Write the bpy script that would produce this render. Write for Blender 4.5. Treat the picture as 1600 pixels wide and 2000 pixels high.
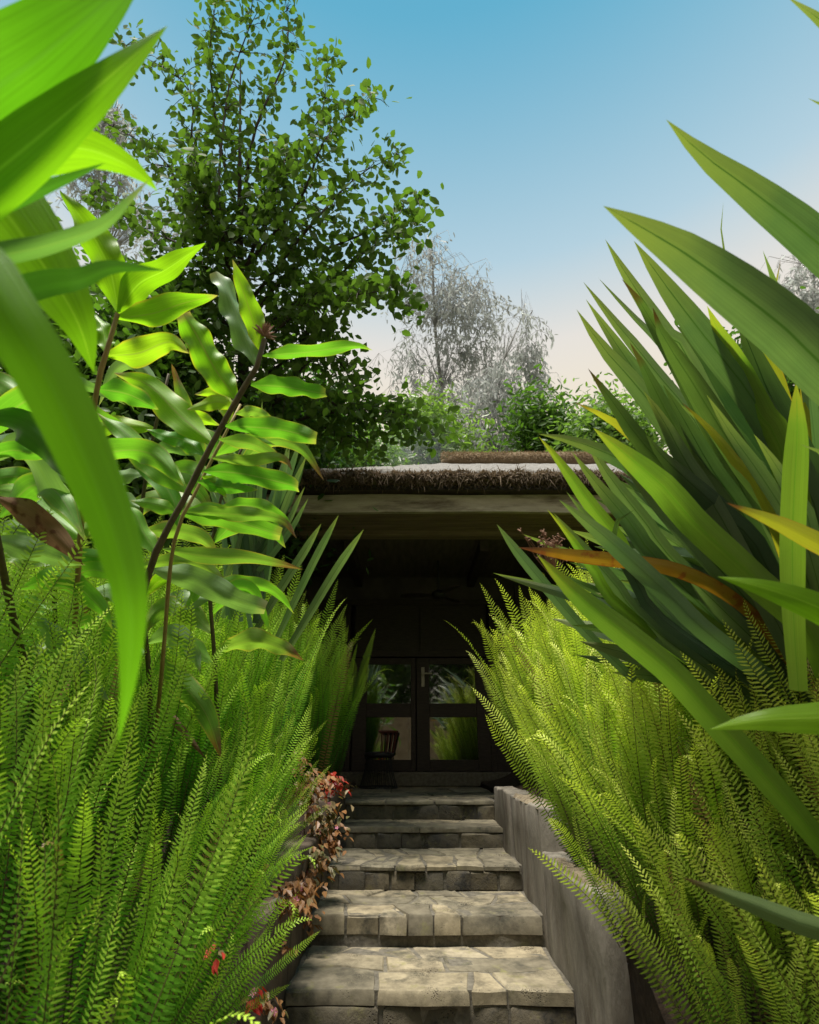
import bpy, math, random
import numpy as np
from mathutils import Vector, Matrix, noise
R = math.radians
S = bpy.context.scene
for o in list(bpy.data.objects): bpy.data.objects.remove(o)
C = S.collection

# ------------------------------------------------------------------ camera
E = 1.067; F = 1100.0
TH = math.atan(460 / F)
cam_d = bpy.data.cameras.new('camera'); cam = bpy.data.objects.new('camera', cam_d); C.objects.link(cam)
cam.location = (0, 0, E); cam.rotation_euler = (math.pi / 2 + TH, 0, 0)
cam_d.sensor_fit = 'VERTICAL'; cam_d.sensor_height = 36; cam_d.lens = 36 * F / 2000
cam_d.clip_start = 0.02; cam_d.clip_end = 2000
cam_d.dof.use_dof = True; cam_d.dof.focus_distance = 3.2; cam_d.dof.aperture_fstop = 4.0
S.camera = cam
# ------------------------------------------------------------------ sky, sun, exposure
SUN_EL, SUN_AZ = R(78), R(-150)          # azimuth from +Y (straight ahead) towards +X
w = bpy.data.worlds.new('World'); S.world = w; w.use_nodes = True
nt = w.node_tree; bg = nt.nodes['Background']
sky = nt.nodes.new('ShaderNodeTexSky'); sky.sky_type = 'NISHITA'; sky.sun_disc = False
sky.sun_elevation = SUN_EL; sky.sun_rotation = SUN_AZ; sky.altitude = 300
sky.air_density = 1.0; sky.dust_density = 1.6; sky.ozone_density = 1.0
SKY_S, EXPO = 0.13, 1.25
tcw = nt.nodes.new('ShaderNodeTexCoord'); spw = nt.nodes.new('ShaderNodeSeparateXYZ'); nt.links.new(tcw.outputs['Generated'], spw.inputs[0])
rw = nt.nodes.new('ShaderNodeValToRGB'); ew = rw.color_ramp.elements          # pale warm haze low down, cyan overhead
stops = [(0, (.86, .76, .58)), (.53, (.91, .80, .62)), (.62, (.82, .775, .70)), (.72, (.46, .64, .73)), (.90, (.105, .42, .60)), (1, (.06, .34, .53))]
while len(ew) < len(stops): ew.new(.5)
for q, (p, c) in zip(ew, stops): q.position = p; q.color = c + (1,)
nt.links.new(spw.outputs[2], rw.inputs[0])
ml = nt.nodes.new('ShaderNodeMix'); ml.data_type = 'RGBA'; ml.blend_type = 'MULTIPLY'; ml.inputs[0].default_value = 1
k_ = 1 / (SKY_S * 2 ** EXPO); ml.inputs[7].default_value = (k_, k_, k_, 1); nt.links.new(rw.outputs[0], ml.inputs[6])
mw = nt.nodes.new('ShaderNodeMix'); mw.data_type = 'RGBA'; mw.inputs[0].default_value = .95
nt.links.new(sky.outputs[0], mw.inputs[6]); nt.links.new(ml.outputs[2], mw.inputs[7]); nt.links.new(mw.outputs[2], bg.inputs['Color'])
bg.inputs['Strength'].default_value = SKY_S
sun_d = bpy.data.lights.new('sun', 'SUN'); sun = bpy.data.objects.new('sun', sun_d); C.objects.link(sun)
sun_d.energy = 3.4; sun_d.angle = R(16); sun_d.color = (1, .95, .86)
sd = Vector((math.sin(SUN_AZ) * math.cos(SUN_EL), math.cos(SUN_AZ) * math.cos(SUN_EL), math.sin(SUN_EL)))
sun.rotation_euler = sd.to_track_quat('Z', 'Y').to_euler(); sun.location = (0, 0, 30)
S.view_settings.view_transform = 'Standard'; S.view_settings.look = 'None'
S.view_settings.exposure = EXPO; S.view_settings.gamma = 1

# ------------------------------------------------------------------ helpers
FW = Vector((0, math.cos(TH), math.sin(TH))); UP = Vector((0, -math.sin(TH), math.cos(TH))); RT = Vector((1, 0, 0))
CAM = Vector((0, 0, E))
def ray(x, y): return FW + RT * ((x - 800) / F) + UP * ((1000 - y) / F)
def P(x, y, D): return CAM + ray(x, y) * D           # D = distance along the lens axis
def PY(x, y, d): r = ray(x, y); return CAM + r * (d / r.y)    # on the upright plane d metres ahead
rnd = random.Random(7)
U = rnd.uniform
def sstep(a, b, x):
    t = max(0, min(1, (x - a) / (b - a))); return t * t * (3 - 2 * t)

def mesh(name, verts, faces, mat, uvs=None, smooth=False):
    me = bpy.data.meshes.new(name); me.from_pydata([tuple(v) for v in verts], [], faces)
    if uvs is not None:
        l = me.uv_layers.new(name='UVMap')
        idx = np.empty(len(me.loops), dtype=np.int32); me.loops.foreach_get('vertex_index', idx)
        l.data.foreach_set('uv', np.asarray(uvs, dtype=np.float32)[idx].ravel())
    if smooth: me.polygons.foreach_set('use_smooth', [True] * len(me.polygons))
    if mat: me.materials.append(mat)
    me.update(); return me
def link(name, me, parent=None, loc=None):
    o = bpy.data.objects.new(name, me); C.objects.link(o)
    if parent: o.parent = parent
    if loc is not None: o.location = loc
    return o
def tag(o, label, cat, group=None):
    o['label'] = label; o['category'] = cat
    if group: o['group'] = group
    return o
def thing(name, label, cat, loc=(0, 0, 0), group=None):
    o = bpy.data.objects.new(name, None); C.objects.link(o); o.location = loc; o.empty_display_size = .1
    return tag(o, label, cat, group)
def sub(name, me, parent):            # a part whose mesh is in world coordinates, under an Empty that is only moved
    o = link(name, me, parent)
    l = Vector((0, 0, 0)); p = parent
    while p: l += p.location; p = p.parent
    o.location = -l
    return o

class MB:
    def __init__(s): s.v = []; s.f = []
    def box(s, x0, x1, y0, y1, z0, z1, j=0):
        b = len(s.v)
        for z in (z0, z1):
            for (x, y) in ((x0, y0), (x1, y0), (x1, y1), (x0, y1)):
                s.v.append((x + U(-j, j), y + U(-j, j), z + U(-j, j)))
        s.f += [tuple(b + i for i in q) for q in ((3, 2, 1, 0), (4, 5, 6, 7), (0, 1, 5, 4), (1, 2, 6, 5), (2, 3, 7, 6), (3, 0, 4, 7))]
        return s
    def tube(s, pts, rads, n=6, cap=True):
        pts = [Vector(p) for p in pts]; b0 = len(s.v)
        ref = None
        for i, p in enumerate(pts):
            t = (pts[min(i + 1, len(pts) - 1)] - pts[max(i - 1, 0)]).normalized()
            if ref is None: ref = t.orthogonal().normalized()
            ref = (ref - t * ref.dot(t)).normalized(); bt = t.cross(ref)
            r = rads[i] if hasattr(rads, '__len__') else rads
            for k in range(n):
                a = 2 * math.pi * k / n
                s.v.append(p + ref * (r * math.cos(a)) + bt * (r * math.sin(a)))
        for i in range(len(pts) - 1):
            for k in range(n):
                a = b0 + i * n + k; c = b0 + i * n + (k + 1) % n
                s.f.append((a, c, c + n, a + n))
        if cap:
            s.f.append(tuple(b0 + k for k in reversed(range(n)))); e = b0 + (len(pts) - 1) * n
            s.f.append(tuple(e + k for k in range(n)))
        return s
    def lathe(s, prof, c, n=16):
        b = len(s.v)
        for (r, z) in prof:
            for k in range(n):
                a = 2 * math.pi * k / n; s.v.append((c[0] + r * math.cos(a), c[1] + r * math.sin(a), c[2] + z))
        for i in range(len(prof) - 1):
            for k in range(n):
                p = b + i * n + k; q = b + i * n + (k + 1) % n; s.f.append((p, q, q + n, p + n))
        return s
    def build(s, name, mat, parent=None, smooth=False, bevel=0):
        me = mesh(name, s.v, s.f, mat, smooth=smooth)
        o = sub(name, me, parent) if parent else link(name, me)
        if bevel:
            m = o.modifiers.new('bevel', 'BEVEL'); m.width = bevel; m.segments = 2; m.limit_method = 'ANGLE'
        return o

def spline(pts, n):
    """Catmull-Rom through pts (tuples), n samples."""
    p = [np.array(q, dtype=float) for q in pts]
    p = [2 * p[0] - p[1]] + p + [2 * p[-1] - p[-2]]
    L = [0]
    for i in range(1, len(p) - 2): L.append(L[-1] + np.linalg.norm((p[i + 1] - p[i])[:2]) + 1e-6)
    out = []
    for k in range(n):
        s_ = L[-1] * k / (n - 1); i = 0
        while i < len(L) - 2 and s_ > L[i + 1]: i += 1
        t = (s_ - L[i]) / (L[i + 1] - L[i]); a, b, c, d = p[i:i + 4]
        out.append(.5 * (2 * b + (c - a) * t + (2 * a - 5 * b + 4 * c - d) * t * t + (3 * b - a - 3 * c + d) * t ** 3))
    return out

# ------------------------------------------------------------------ materials
def newmat(name):
    m = bpy.data.materials.new(name); m.use_nodes = True; t = m.node_tree; t.nodes.clear()
    return m, t, t.nodes, t.links
def node(t, kind, **kw):
    n = t.nodes.new(kind)
    for k, v in kw.items():
        if k in n.inputs.keys(): n.inputs[k].default_value = v
        else: setattr(n, k, v)
    return n
def ramp(t, src, stops, interp='LINEAR'):
    r = t.nodes.new('ShaderNodeValToRGB'); r.color_ramp.interpolation = interp
    e = r.color_ramp.elements
    while len(e) < len(stops): e.new(.5)
    for q, (p, c) in zip(e, stops):
        q.position = p; q.color = tuple(c) + (1,) if hasattr(c, '__len__') else (c, c, c, 1)
    t.links.new(src, r.inputs[0]); return r
def mixc(t, fac, a, b, blend='MIX'):
    m = t.nodes.new('ShaderNodeMix'); m.data_type = 'RGBA'; m.blend_type = blend
    for s_, v in ((0, fac), (6, a), (7, b)):
        if hasattr(v, 'links') or hasattr(v, 'is_output'): t.links.new(v, m.inputs[s_])
        elif hasattr(v, '__len__'): m.inputs[s_].default_value = tuple(v) + (1,)
        else: m.inputs[s_].default_value = v
    return m.outputs[2]
def math_(t, op, a, b=0.0):
    m = t.nodes.new('ShaderNodeMath'); m.operation = op
    for i, v in enumerate((a, b)):
        if hasattr(v, 'is_output'): t.links.new(v, m.inputs[i])
        else: m.inputs[i].default_value = v
    return m.outputs[0]

def leaf_mat(name, c_lo, c_hi, c_tip=None, trans=.45, tcol=None, rough=.42, veins=0, rib=None, tip0=.8, tip1=1.0, edge=None, spec=.4, bot_shade=None, blotch=None):
    """green leaf: per-object hue, along-leaf UV.x (0 base - 1 tip), across UV.y (0-1)"""
    m, t, N, L = newmat(name)
    out = node(t, 'ShaderNodeOutputMaterial'); pb = node(t, 'ShaderNodeBsdfPrincipled'); tr = node(t, 'ShaderNodeBsdfTranslucent')
    oi = node(t, 'ShaderNodeObjectInfo'); uv = node(t, 'ShaderNodeUVMap'); sp = node(t, 'ShaderNodeSeparateXYZ')
    L.new(uv.outputs[0], sp.inputs[0])
    geo = node(t, 'ShaderNodeNewGeometry')
    nz = node(t, 'ShaderNodeTexNoise', Scale=9.0, Detail=3.0); L.new(geo.outputs['Position'], nz.inputs['Vector'])
    f = math_(t, 'ADD', math_(t, 'MULTIPLY', oi.outputs['Random'], .7), math_(t, 'MULTIPLY', math_(t, 'SUBTRACT', nz.outputs[0], .35), .8))
    col = mixc(t, ramp(t, f, [(0.0, 0), (1, 1)]).outputs[0], c_lo, c_hi)
    if bot_shade: col = mixc(t, ramp(t, sp.outputs[0], [(.10, 1), (.62, 0)]).outputs[0], col, bot_shade)  # darkens the lower leaf, standing in for shade deep between the fronds
    ad = math_(t, 'ABSOLUTE', math_(t, 'SUBTRACT', sp.outputs[1], .5))
    if edge:
        ef = math_(t, 'ADD', ad, math_(t, 'MULTIPLY', math_(t, 'SUBTRACT', nz.outputs[0], .5), .25))
        col = mixc(t, ramp(t, ef, [(.43, 0), (.52, 1)]).outputs[0], col, edge)
    if blotch:
        n2 = node(t, 'ShaderNodeTexNoise', Scale=22.0, Detail=4.0); L.new(geo.outputs['Position'], n2.inputs['Vector'])
        col = mixc(t, ramp(t, n2.outputs[0], [(.56, 0), (.66, 1)]).outputs[0], col, blotch)
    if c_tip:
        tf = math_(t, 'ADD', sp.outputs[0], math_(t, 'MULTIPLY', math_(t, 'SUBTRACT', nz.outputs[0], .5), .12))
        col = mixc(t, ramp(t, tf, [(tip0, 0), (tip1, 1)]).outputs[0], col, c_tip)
    if rib: col = mixc(t, ramp(t, ad, [(.012, 1), (.035, 0)]).outputs[0], col, rib)
    L.new(col, pb.inputs['Base Color']); pb.inputs['Roughness'].default_value = rough
    pb.inputs['Specular IOR Level'].default_value = spec
    if veins:
        cm = node(t, 'ShaderNodeCombineXYZ'); L.new(math_(t, 'MULTIPLY', sp.outputs[1], float(veins)), cm.inputs[0]); L.new(math_(t, 'MULTIPLY', sp.outputs[0], 2.0), cm.inputs[1])
        wv = node(t, 'ShaderNodeTexNoise', Scale=1.0, Detail=3.0); L.new(cm.outputs[0], wv.inputs['Vector'])
        bp = node(t, 'ShaderNodeBump', Strength=.25, Distance=.004); L.new(wv.outputs[0], bp.inputs['Height']); L.new(bp.outputs[0], pb.inputs['Normal'])
        col = mixc(t, .34, col, wv.outputs[0], 'OVERLAY'); L.new(col, pb.inputs['Base Color'])
    tc = mixc(t, 1.0, col, tcol or (1.0, 1.25, .35), 'MULTIPLY')
    br = mixc(t, 1.0, tc, (1.5, 1.5, 1.5), 'MULTIPLY')
    L.new(br, tr.inputs['Color'])
    mx = node(t, 'ShaderNodeMixShader', Fac=trans); L.new(pb.outputs[0], mx.inputs[1]); L.new(tr.outputs[0], mx.inputs[2])
    L.new(mx.outputs[0], out.inputs[0]); return m

def solid(name, c1, c2, scale=8., rough=.85, bump=.3, bdist=.01, stain=None, st=(.55, .68), stscale=3., rand=.0, pits=0, stretch=None, spec=.3, moss=None):
    m, t, N, L = newmat(name)
    out = node(t, 'ShaderNodeOutputMaterial'); pb = node(t, 'ShaderNodeBsdfPrincipled'); L.new(pb.outputs[0], out.inputs[0])
    geo = node(t, 'ShaderNodeNewGeometry'); vec = geo.outputs['Position']
    if stretch:
        mp = node(t, 'ShaderNodeMapping'); mp.inputs['Scale'].default_value = stretch; L.new(vec, mp.inputs[0]); vec = mp.outputs[0]
    n1 = node(t, 'ShaderNodeTexNoise', Scale=scale, Detail=8.0, Roughness=.65); L.new(vec, n1.inputs['Vector'])
    col = mixc(t, ramp(t, n1.outputs[0], [(.32, 0), (.68, 1)]).outputs[0], c1, c2)
    if rand:
        oi = node(t, 'ShaderNodeObjectInfo')
        rr = ramp(t, oi.outputs['Random'], [(0, (.50, .48, .43)), (.35, (.8, .78, .7)), (.7, (1.0, .92, .76)), (1, (1.15, 1.1, 1.0))])
        col = mixc(t, rand, col, mixc(t, 1.0, col, rr.outputs[0], 'MULTIPLY'))
    if stain:
        n2 = node(t, 'ShaderNodeTexNoise', Scale=stscale, Detail=7.0, Roughness=.7); L.new(vec, n2.inputs['Vector'])
        col = mixc(t, ramp(t, n2.outputs[0], [(st[0], 0), (st[1], 1)]).outputs[0], col, stain)
    if moss:
        n3 = node(t, 'ShaderNodeTexNoise', Scale=stscale * 2.1, Detail=6.0, Roughness=.7); L.new(vec, n3.inputs['Vector'])
        col = mixc(t, ramp(t, n3.outputs[0], [(.58, 0), (.75, .7)]).outputs[0], col, moss)
    h = n1.outputs[0]
    if pits:
        vo = node(t, 'ShaderNodeTexVoronoi', Scale=pits); L.new(vec, vo.inputs['Vector'])
        n4 = node(t, 'ShaderNodeTexNoise', Scale=6.0, Detail=2.0); L.new(vec, n4.inputs['Vector'])
        pr = ramp(t, math_(t, 'ADD', vo.outputs['Distance'], math_(t, 'MULTIPLY', math_(t, 'SUBTRACT', n4.outputs[0], .40), 2.2)), [(.06, 0), (.26, 1)])
        h = math_(t, 'ADD', math_(t, 'MULTIPLY', h, .8), math_(t, 'MULTIPLY', pr.outputs[0], .5))
        col = mixc(t, 1.0, col, ramp(t, pr.outputs[0], [(0, .35), (1, 1.0)]).outputs[0], 'MULTIPLY')
    L.new(col, pb.inputs['Base Color'])
    bp = node(t, 'ShaderNodeBump', Strength=bump, Distance=bdist); L.new(h, bp.inputs['Height']); L.new(bp.outputs[0], pb.inputs['Normal'])
    pb.inputs['Roughness'].default_value = rough; pb.inputs['Specular IOR Level'].default_value = spec
    return m

M = {}
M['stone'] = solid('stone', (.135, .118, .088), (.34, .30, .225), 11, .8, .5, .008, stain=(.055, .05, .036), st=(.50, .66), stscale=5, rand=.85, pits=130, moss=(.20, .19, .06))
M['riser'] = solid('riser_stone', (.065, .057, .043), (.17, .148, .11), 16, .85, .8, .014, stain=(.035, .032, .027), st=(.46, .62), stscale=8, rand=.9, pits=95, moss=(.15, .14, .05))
M['mortar'] = solid('mortar', (.075, .066, .052), (.17, .15, .115), 30, .95, .6, .01, moss=(.08, .08, .03))
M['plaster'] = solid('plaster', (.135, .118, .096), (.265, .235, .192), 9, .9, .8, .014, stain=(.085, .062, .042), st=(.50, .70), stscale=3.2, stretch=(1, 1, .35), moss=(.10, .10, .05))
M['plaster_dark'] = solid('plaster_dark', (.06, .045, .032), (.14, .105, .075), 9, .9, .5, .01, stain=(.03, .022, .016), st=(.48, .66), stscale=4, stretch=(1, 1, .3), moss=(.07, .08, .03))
M['coping'] = solid('coping', (.10, .075, .05), (.26, .21, .14), 18, .95, .7, .012, stain=(.09, .05, .03), moss=(.13, .14, .03))
M['soil'] = solid('soil', (.018, .013, .009), (.07, .045, .028), 25, 1, 1, .02)
M['ground'] = solid('ground', (.05, .055, .025), (.11, .10, .05), 3, 1, .5, .02)
M['fascia'] = solid('fascia', (.27, .235, .19), (.46, .41, .34), 5, .85, .3, .006, stain=(.11, .085, .06), st=(.5, .66), stscale=2.6, stretch=(.4, 1, 2.2))
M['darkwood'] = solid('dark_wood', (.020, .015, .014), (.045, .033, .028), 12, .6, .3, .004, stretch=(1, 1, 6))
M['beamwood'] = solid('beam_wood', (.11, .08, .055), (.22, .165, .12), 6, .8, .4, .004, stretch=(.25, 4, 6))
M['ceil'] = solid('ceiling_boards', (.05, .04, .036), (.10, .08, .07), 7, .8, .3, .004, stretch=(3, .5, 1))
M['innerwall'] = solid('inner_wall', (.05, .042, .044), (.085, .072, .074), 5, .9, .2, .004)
M['iron'] = solid('iron', (.012, .012, .014), (.02, .02, .022), 30, .5, .1, .002)
M['brass'] = solid('worn_metal', (.30, .27, .22), (.42, .38, .32), 30, .35, .1, .001)
M['redwood'] = solid('red_wood', (.06, .018, .014), (.10, .03, .022), 14, .5, .2, .003)
M['thatch'] = solid('thatch', (.13, .12, .11), (.26, .245, .225), 30, 1, .7, .02, stretch=(1, .25, 1))
M['thatch_dark'] = solid('thatch_edge', (.035, .025, .018), (.13, .095, .065), 30, 1, 1, .03, moss=(.15, .17, .025))
M['sheet'] = solid('corrugated_sheet', (.03, .027, .026), (.06, .055, .05), 10, .7, .2, .003)
M['bark'] = solid('bark', (.035, .028, .02), (.08, .065, .05), 20, .9, .6, .01, stretch=(1, 1, .3))
M['euc_bark'] = solid('pale_bark', (.22, .22, .215), (.34, .335, .33), 8, .8, .3, .01, stretch=(1, 1, .3))
M['tanwall'] = solid('sandy_wall', (.34, .25, .15), (.50, .39, .25), 4, .9, .4, .01, stain=(.2, .15, .09))
def straw_mat(name, a, b, tr=.2):
    return leaf_mat(name, a, b, trans=tr, tcol=(1, .95, .8), rough=.8, spec=.1)
M['straw'] = straw_mat('straw', (.03, .022, .016), (.22, .165, .115))
M['straw_ridge'] = straw_mat('ridge_straw', (.16, .11, .065), (.34, .26, .17))
# leaves
M['fern_l'] = leaf_mat('fern_green', (.060, .25, .014), (.21, .46, .028), (.46, .64, .07), trans=.26, tcol=(1, 1.18, .42), rough=.5, tip0=.55, tip1=1.05, bot_shade=(.016, .045, .008), spec=.25)
M['fern_r'] = leaf_mat('fern_yellow_green', (.17, .35, .022), (.44, .56, .07), (.66, .72, .13), trans=.28, tcol=(1, 1.15, .42), rough=.5, tip0=.5, tip1=1.05, bot_shade=(.028, .055, .010), spec=.25)
M['fern_old'] = leaf_mat('fern_old', (.22, .15, .05), (.34, .24, .08), trans=.35, tcol=(1.1, 1, .5))
M['stalk'] = solid('fern_stalk', (.045, .035, .012), (.10, .08, .02), 30, .7)
M['flax'] = leaf_mat('flax', (.076, .128, .078), (.165, .218, .122), (.22, .24, .09), trans=.28, rough=.33, veins=60, tip0=.82, tip1=1.0, rib=(.05, .10, .03), spec=.45, edge=None)
M['flax_brown'] = leaf_mat('flax_brown_tip', (.075, .13, .05), (.15, .21, .07), (.10, .04, .018), trans=.22, rough=.4, veins=60, tip0=.93, tip1=.985, rib=(.06, .11, .03))
M['flax_dark'] = leaf_mat('flax_dark', (.035, .075, .045), (.085, .14, .07), (.09, .13, .05), trans=.2, rough=.36, veins=60, rib=(.02, .05, .02))
M['flax_pale'] = leaf_mat('flax_pale', (.12, .21, .13), (.20, .30, .17), (.24, .30, .12), trans=.2, rough=.36, veins=60, rib=(.10, .17, .1), spec=.5)
M['flax_bright'] = leaf_mat('flax_bright', (.12, .205, .035), (.21, .285, .05), (.30, .27, .04), trans=.4, rough=.4, veins=50, tip0=.86, tip1=1, rib=(.12, .22, .03))
M['flax_orange'] = leaf_mat('flax_orange', (.42, .17, .02), (.30, .30, .03), (.14, .05, .03), trans=.35, tcol=(1.1, 1, .4), rough=.4, veins=40, tip0=.86, tip1=.96, edge=(.30, .07, .015), blotch=(.30, .10, .02))
M['flax_yellow'] = leaf_mat('flax_yellow', (.26, .30, .03), (.40, .36, .04), (.12, .05, .02), trans=.35, tcol=(1.05, 1.05, .4), veins=40, tip0=.93, tip1=.99, edge=(.36, .24, .03))
M['ginger'] = leaf_mat('ginger_leaf', (.10, .27, .03), (.20, .37, .05), (.42, .38, .12), trans=.42, rough=.45, veins=34, rib=(.20, .30, .08), tip0=.9, tip1=1.0, edge=(.30, .33, .06), spec=.5)
M['ginger_yellow'] = leaf_mat('ginger_yellow_leaf', (.18, .36, .02), (.33, .44, .03), (.40, .30, .16), trans=.48, rough=.45, veins=34, rib=(.26, .32, .06), tip0=.88, tip1=.98, edge=(.42, .34, .05))
M['ginger_brown'] = leaf_mat('ginger_browned_leaf', (.13, .25, .045), (.24, .33, .08), (.20, .10, .055), trans=.4, rough=.4, veins=34, rib=(.22, .28, .08), tip0=.74, tip1=.88, edge=(.40, .33, .08))
M['ginger_pale'] = leaf_mat('ginger_pale_leaf', (.14, .25, .10), (.24, .34, .16), (.36, .34, .2), trans=.35, rough=.42, veins=34, rib=(.2, .3, .12), tip0=.9, tip1=1)
M['near'] = leaf_mat('near_leaf', (.105, .265, .012), (.16, .33, .016), trans=.5, rough=.36, veins=30, rib=(.16, .34, .03), spec=.35)
M['near_mid'] = leaf_mat('near_mid_leaf', (.055, .17, .010), (.09, .22, .012), trans=.5, rough=.36, veins=30, rib=(.08, .2, .02), spec=.35)
M['near_lime'] = leaf_mat('near_lime_leaf', (.15, .29, .012), (.22, .35, .016), trans=.5, rough=.36, veins=30, rib=(.26, .42, .04), spec=.35)
M['near_dark'] = leaf_mat('near_dark_leaf', (.055, .15, .02), (.09, .21, .03), trans=.35, rough=.34, veins=30, spec=.4)
M['dead'] = leaf_mat('dead_leaf', (.16, .085, .05), (.34, .24, .15), (.10, .05, .03), trans=.3, tcol=(1, .9, .7), rough=.7, veins=30, blotch=(.10, .045, .03), spec=.1)
M['tree_leaf'] = leaf_mat('tree_leaf', (.036, .075, .026), (.12, .19, .045), trans=.40, rough=.6, spec=.12)
M['shrub_leaf'] = leaf_mat('shrub_leaf', (.035, .085, .02), (.11, .19, .04), trans=.4, rough=.45)
M['euc_leaf'] = leaf_mat('hazed_eucalyptus_leaf', (.28, .30, .295), (.48, .50, .49), trans=.45, tcol=(1, 1, .95), rough=.55, spec=.3)  # silvery leaf, lightened further in place of haze over the far trees
M['bamboo_leaf'] = leaf_mat('bamboo_leaf', (.10, .17, .06), (.20, .28, .10), trans=.4)
M['copper'] = leaf_mat('copper_leaf', (.19, .10, .035), (.34, .17, .065), trans=.3, tcol=(1.15, .9, .55), rough=.45, rib=(.26, .1, .06))
M['olive_copper'] = leaf_mat('olive_copper_leaf', (.11, .12, .04), (.24, .16, .08), trans=.3, tcol=(1.1, 1, .5), rough=.45)
M['red'] = leaf_mat('red_leaf', (.42, .03, .02), (.48, .10, .05), trans=.35, tcol=(1.2, .6, .4), rough=.4)
M['pink'] = leaf_mat('pink_petal', (.62, .22, .34), (.72, .36, .46), trans=.3, tcol=(1, .8, .9))
M['ginger_stem'] = solid('ginger_stem', (.055, .05, .022), (.11, .085, .04), 25, .6, .2, .002)
M['ginger_stem_tan'] = solid('ginger_stem_tan', (.22, .16, .05), (.30, .24, .08), 25, .6, .2, .002)
M['seed'] = straw_mat('seed_head', (.20, .11, .075), (.34, .21, .15))
gm, gt, _, GL = newmat('window_glass')
go = node(gt, 'ShaderNodeOutputMaterial'); gb = node(gt, 'ShaderNodeBsdfPrincipled')
gb.inputs['Base Color'].default_value = (.01, .012, .012, 1); gb.inputs['Roughness'].default_value = .03; gb.inputs['IOR'].default_value = 2.8
gn = node(gt, 'ShaderNodeTexNoise', Scale=2.5, Detail=1.0); gp = node(gt, 'ShaderNodeBump', Strength=.008, Distance=.05)
GL.new(gn.outputs[0], gp.inputs['Height']); GL.new(gp.outputs[0], gb.inputs['Normal']); GL.new(gb.outputs[0], go.inputs[0]); M['glass'] = gm

# ------------------------------------------------------------------ ground and beds
XC, HW = .085, .60
XR, XL = XC + HW, XC - HW
RISE = .134
NOSE = [2.934, 3.488, 4.024, 4.636, 5.087]       # distance of each step's nosing
PATIO = RISE * 5
WALL_END, WALL_STEP = 2.51, 3.42
WT1, WT2 = E - .51, E - .295

def struct(o): o['kind'] = 'structure'; return o
g = MB(); g.v = [(-400, -400, -.03), (400, -400, -.03), (400, 400, -.03), (-400, 400, -.03)]; g.f = [(0, 1, 2, 3)]
struct(g.build('ground', M['ground']))
def bed_z(x, y):
    a = abs(x - XC) - HW
    base = .02 + (WT1 - .05 - .02) * sstep(1.7, 2.6, y) + (WT2 - WT1) * sstep(3.35, 3.55, y)
    if y < 2.6: base = max(base, min(.45, .55 * max(0, a - .1)))
    return base + .50 * sstep(.15, 1.3, a) + .25 * sstep(1.2, 3.5, a)
def bed(name, sx):
    xs = [0, .03, .1, .2, .3, .45, .6, .8, 1, 1.3, 1.6, 2, 2.6, 3.3, 4.2, 5.5, 7]
    ys = [-1.5, -.5, 0, .4, .8, 1.1, 1.4, 1.7, 1.9, 2.1, 2.3, 2.5, 2.7, 2.9, 3.1, 3.3, 3.42, 3.55, 3.7, 3.9, 4.1, 4.3, 4.5, 4.7, 4.9, 5.1, 5.3, 5.5, 6, 7, 8, 9, 10]
    x0 = (XR if sx > 0 else XL) + sx * (.10 if sx > 0 else .075)
    v = []; f = []; n = len(xs)
    for y in ys:
        for q, xx in enumerate(xs):
            X = x0 + sx * xx
            z = bed_z(X, y) + .03 * noise.noise(Vector((X * 4, y * 4, 0))) - (.015 if q == 0 else 0)
            v.append((X, y, z))
    for i in range(len(ys) - 1):
        for k in range(n - 1):
            a = i * n + k; q = (a, a + 1, a + n + 1, a + n); f.append(q if sx > 0 else q[::-1])
    b = len(v)                                        # skirt down to the ground at the path edge
    for i, y in enumerate(ys): v.append((x0 + sx * .004, y, -.1))
    for i in range(len(ys) - 1): f.append((i * n, b + i, b + i + 1, (i + 1) * n))
    o = link(name, mesh(name, v, f, M['soil'], smooth=True)); return struct(o)
bed('planting_bed', -1); bed('planting_bed', 1)
pth = MB().box(XL - .1, XR + .1, -3, NOSE[0] + .2, -.1, -.004); struct(pth.build('path', M['mortar']))

# ------------------------------------------------------------------ stone steps
def stone_block(poly, z0, z1, mat, bev=.010, jz=.004, wob=.006):
    """irregular block from a plan polygon; poly counter-clockwise"""
    pts = []
    n = len(poly)
    for i in range(n):
        a = Vector(poly[i]); b = Vector(poly[(i + 1) % n]); k = max(1, int((b - a).length / .07))
        for q in range(k):
            p = a.lerp(b, q / k)
            pts.append(p + Vector((U(-wob, wob), U(-wob, wob))))
    c = sum(pts, Vector((0, 0))) / len(pts)
    v = []; f = []; m = len(pts)
    def inset(p, d): r = c - p; return p + r * min(.5, d / max(r.length, .02))
    for p in pts: v.append((p.x, p.y, z0))
    for p in pts: v.append((p.x + U(-.003, .003), p.y + U(-.003, .003), z1 - bev * U(.7, 1.5)))
    for p in pts:
        q = inset(p, bev * U(.7, 1.3)); v.append((q.x, q.y, z1 + U(-jz, jz) * .4))
    for p in pts:
        q = inset(p, bev * 3.5); v.append((q.x, q.y, z1 + U(-jz, jz)))
    v.append((c.x, c.y, z1 + U(-jz, jz)))
    for r in range(3):
        for i in range(m):
            a = r * m + i; b = r * m + (i + 1) % m; f.append((a, b, b + m, a + m))
    for i in range(m): f.append((3 * m + i, 3 * m + (i + 1) % m, 4 * m))
    return mesh('stone', v, f, mat, smooth=False)
def shade_auto(me):
    me.polygons.foreach_set('use_smooth', [True] * len(me.polygons)); me.set_sharp_from_angle(angle=R(38))
steps = thing('stone_steps', 'five rough stone steps climbing between the fern beds to the dark porch', 'steps', (XC, NOSE[0], 0))
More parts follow.
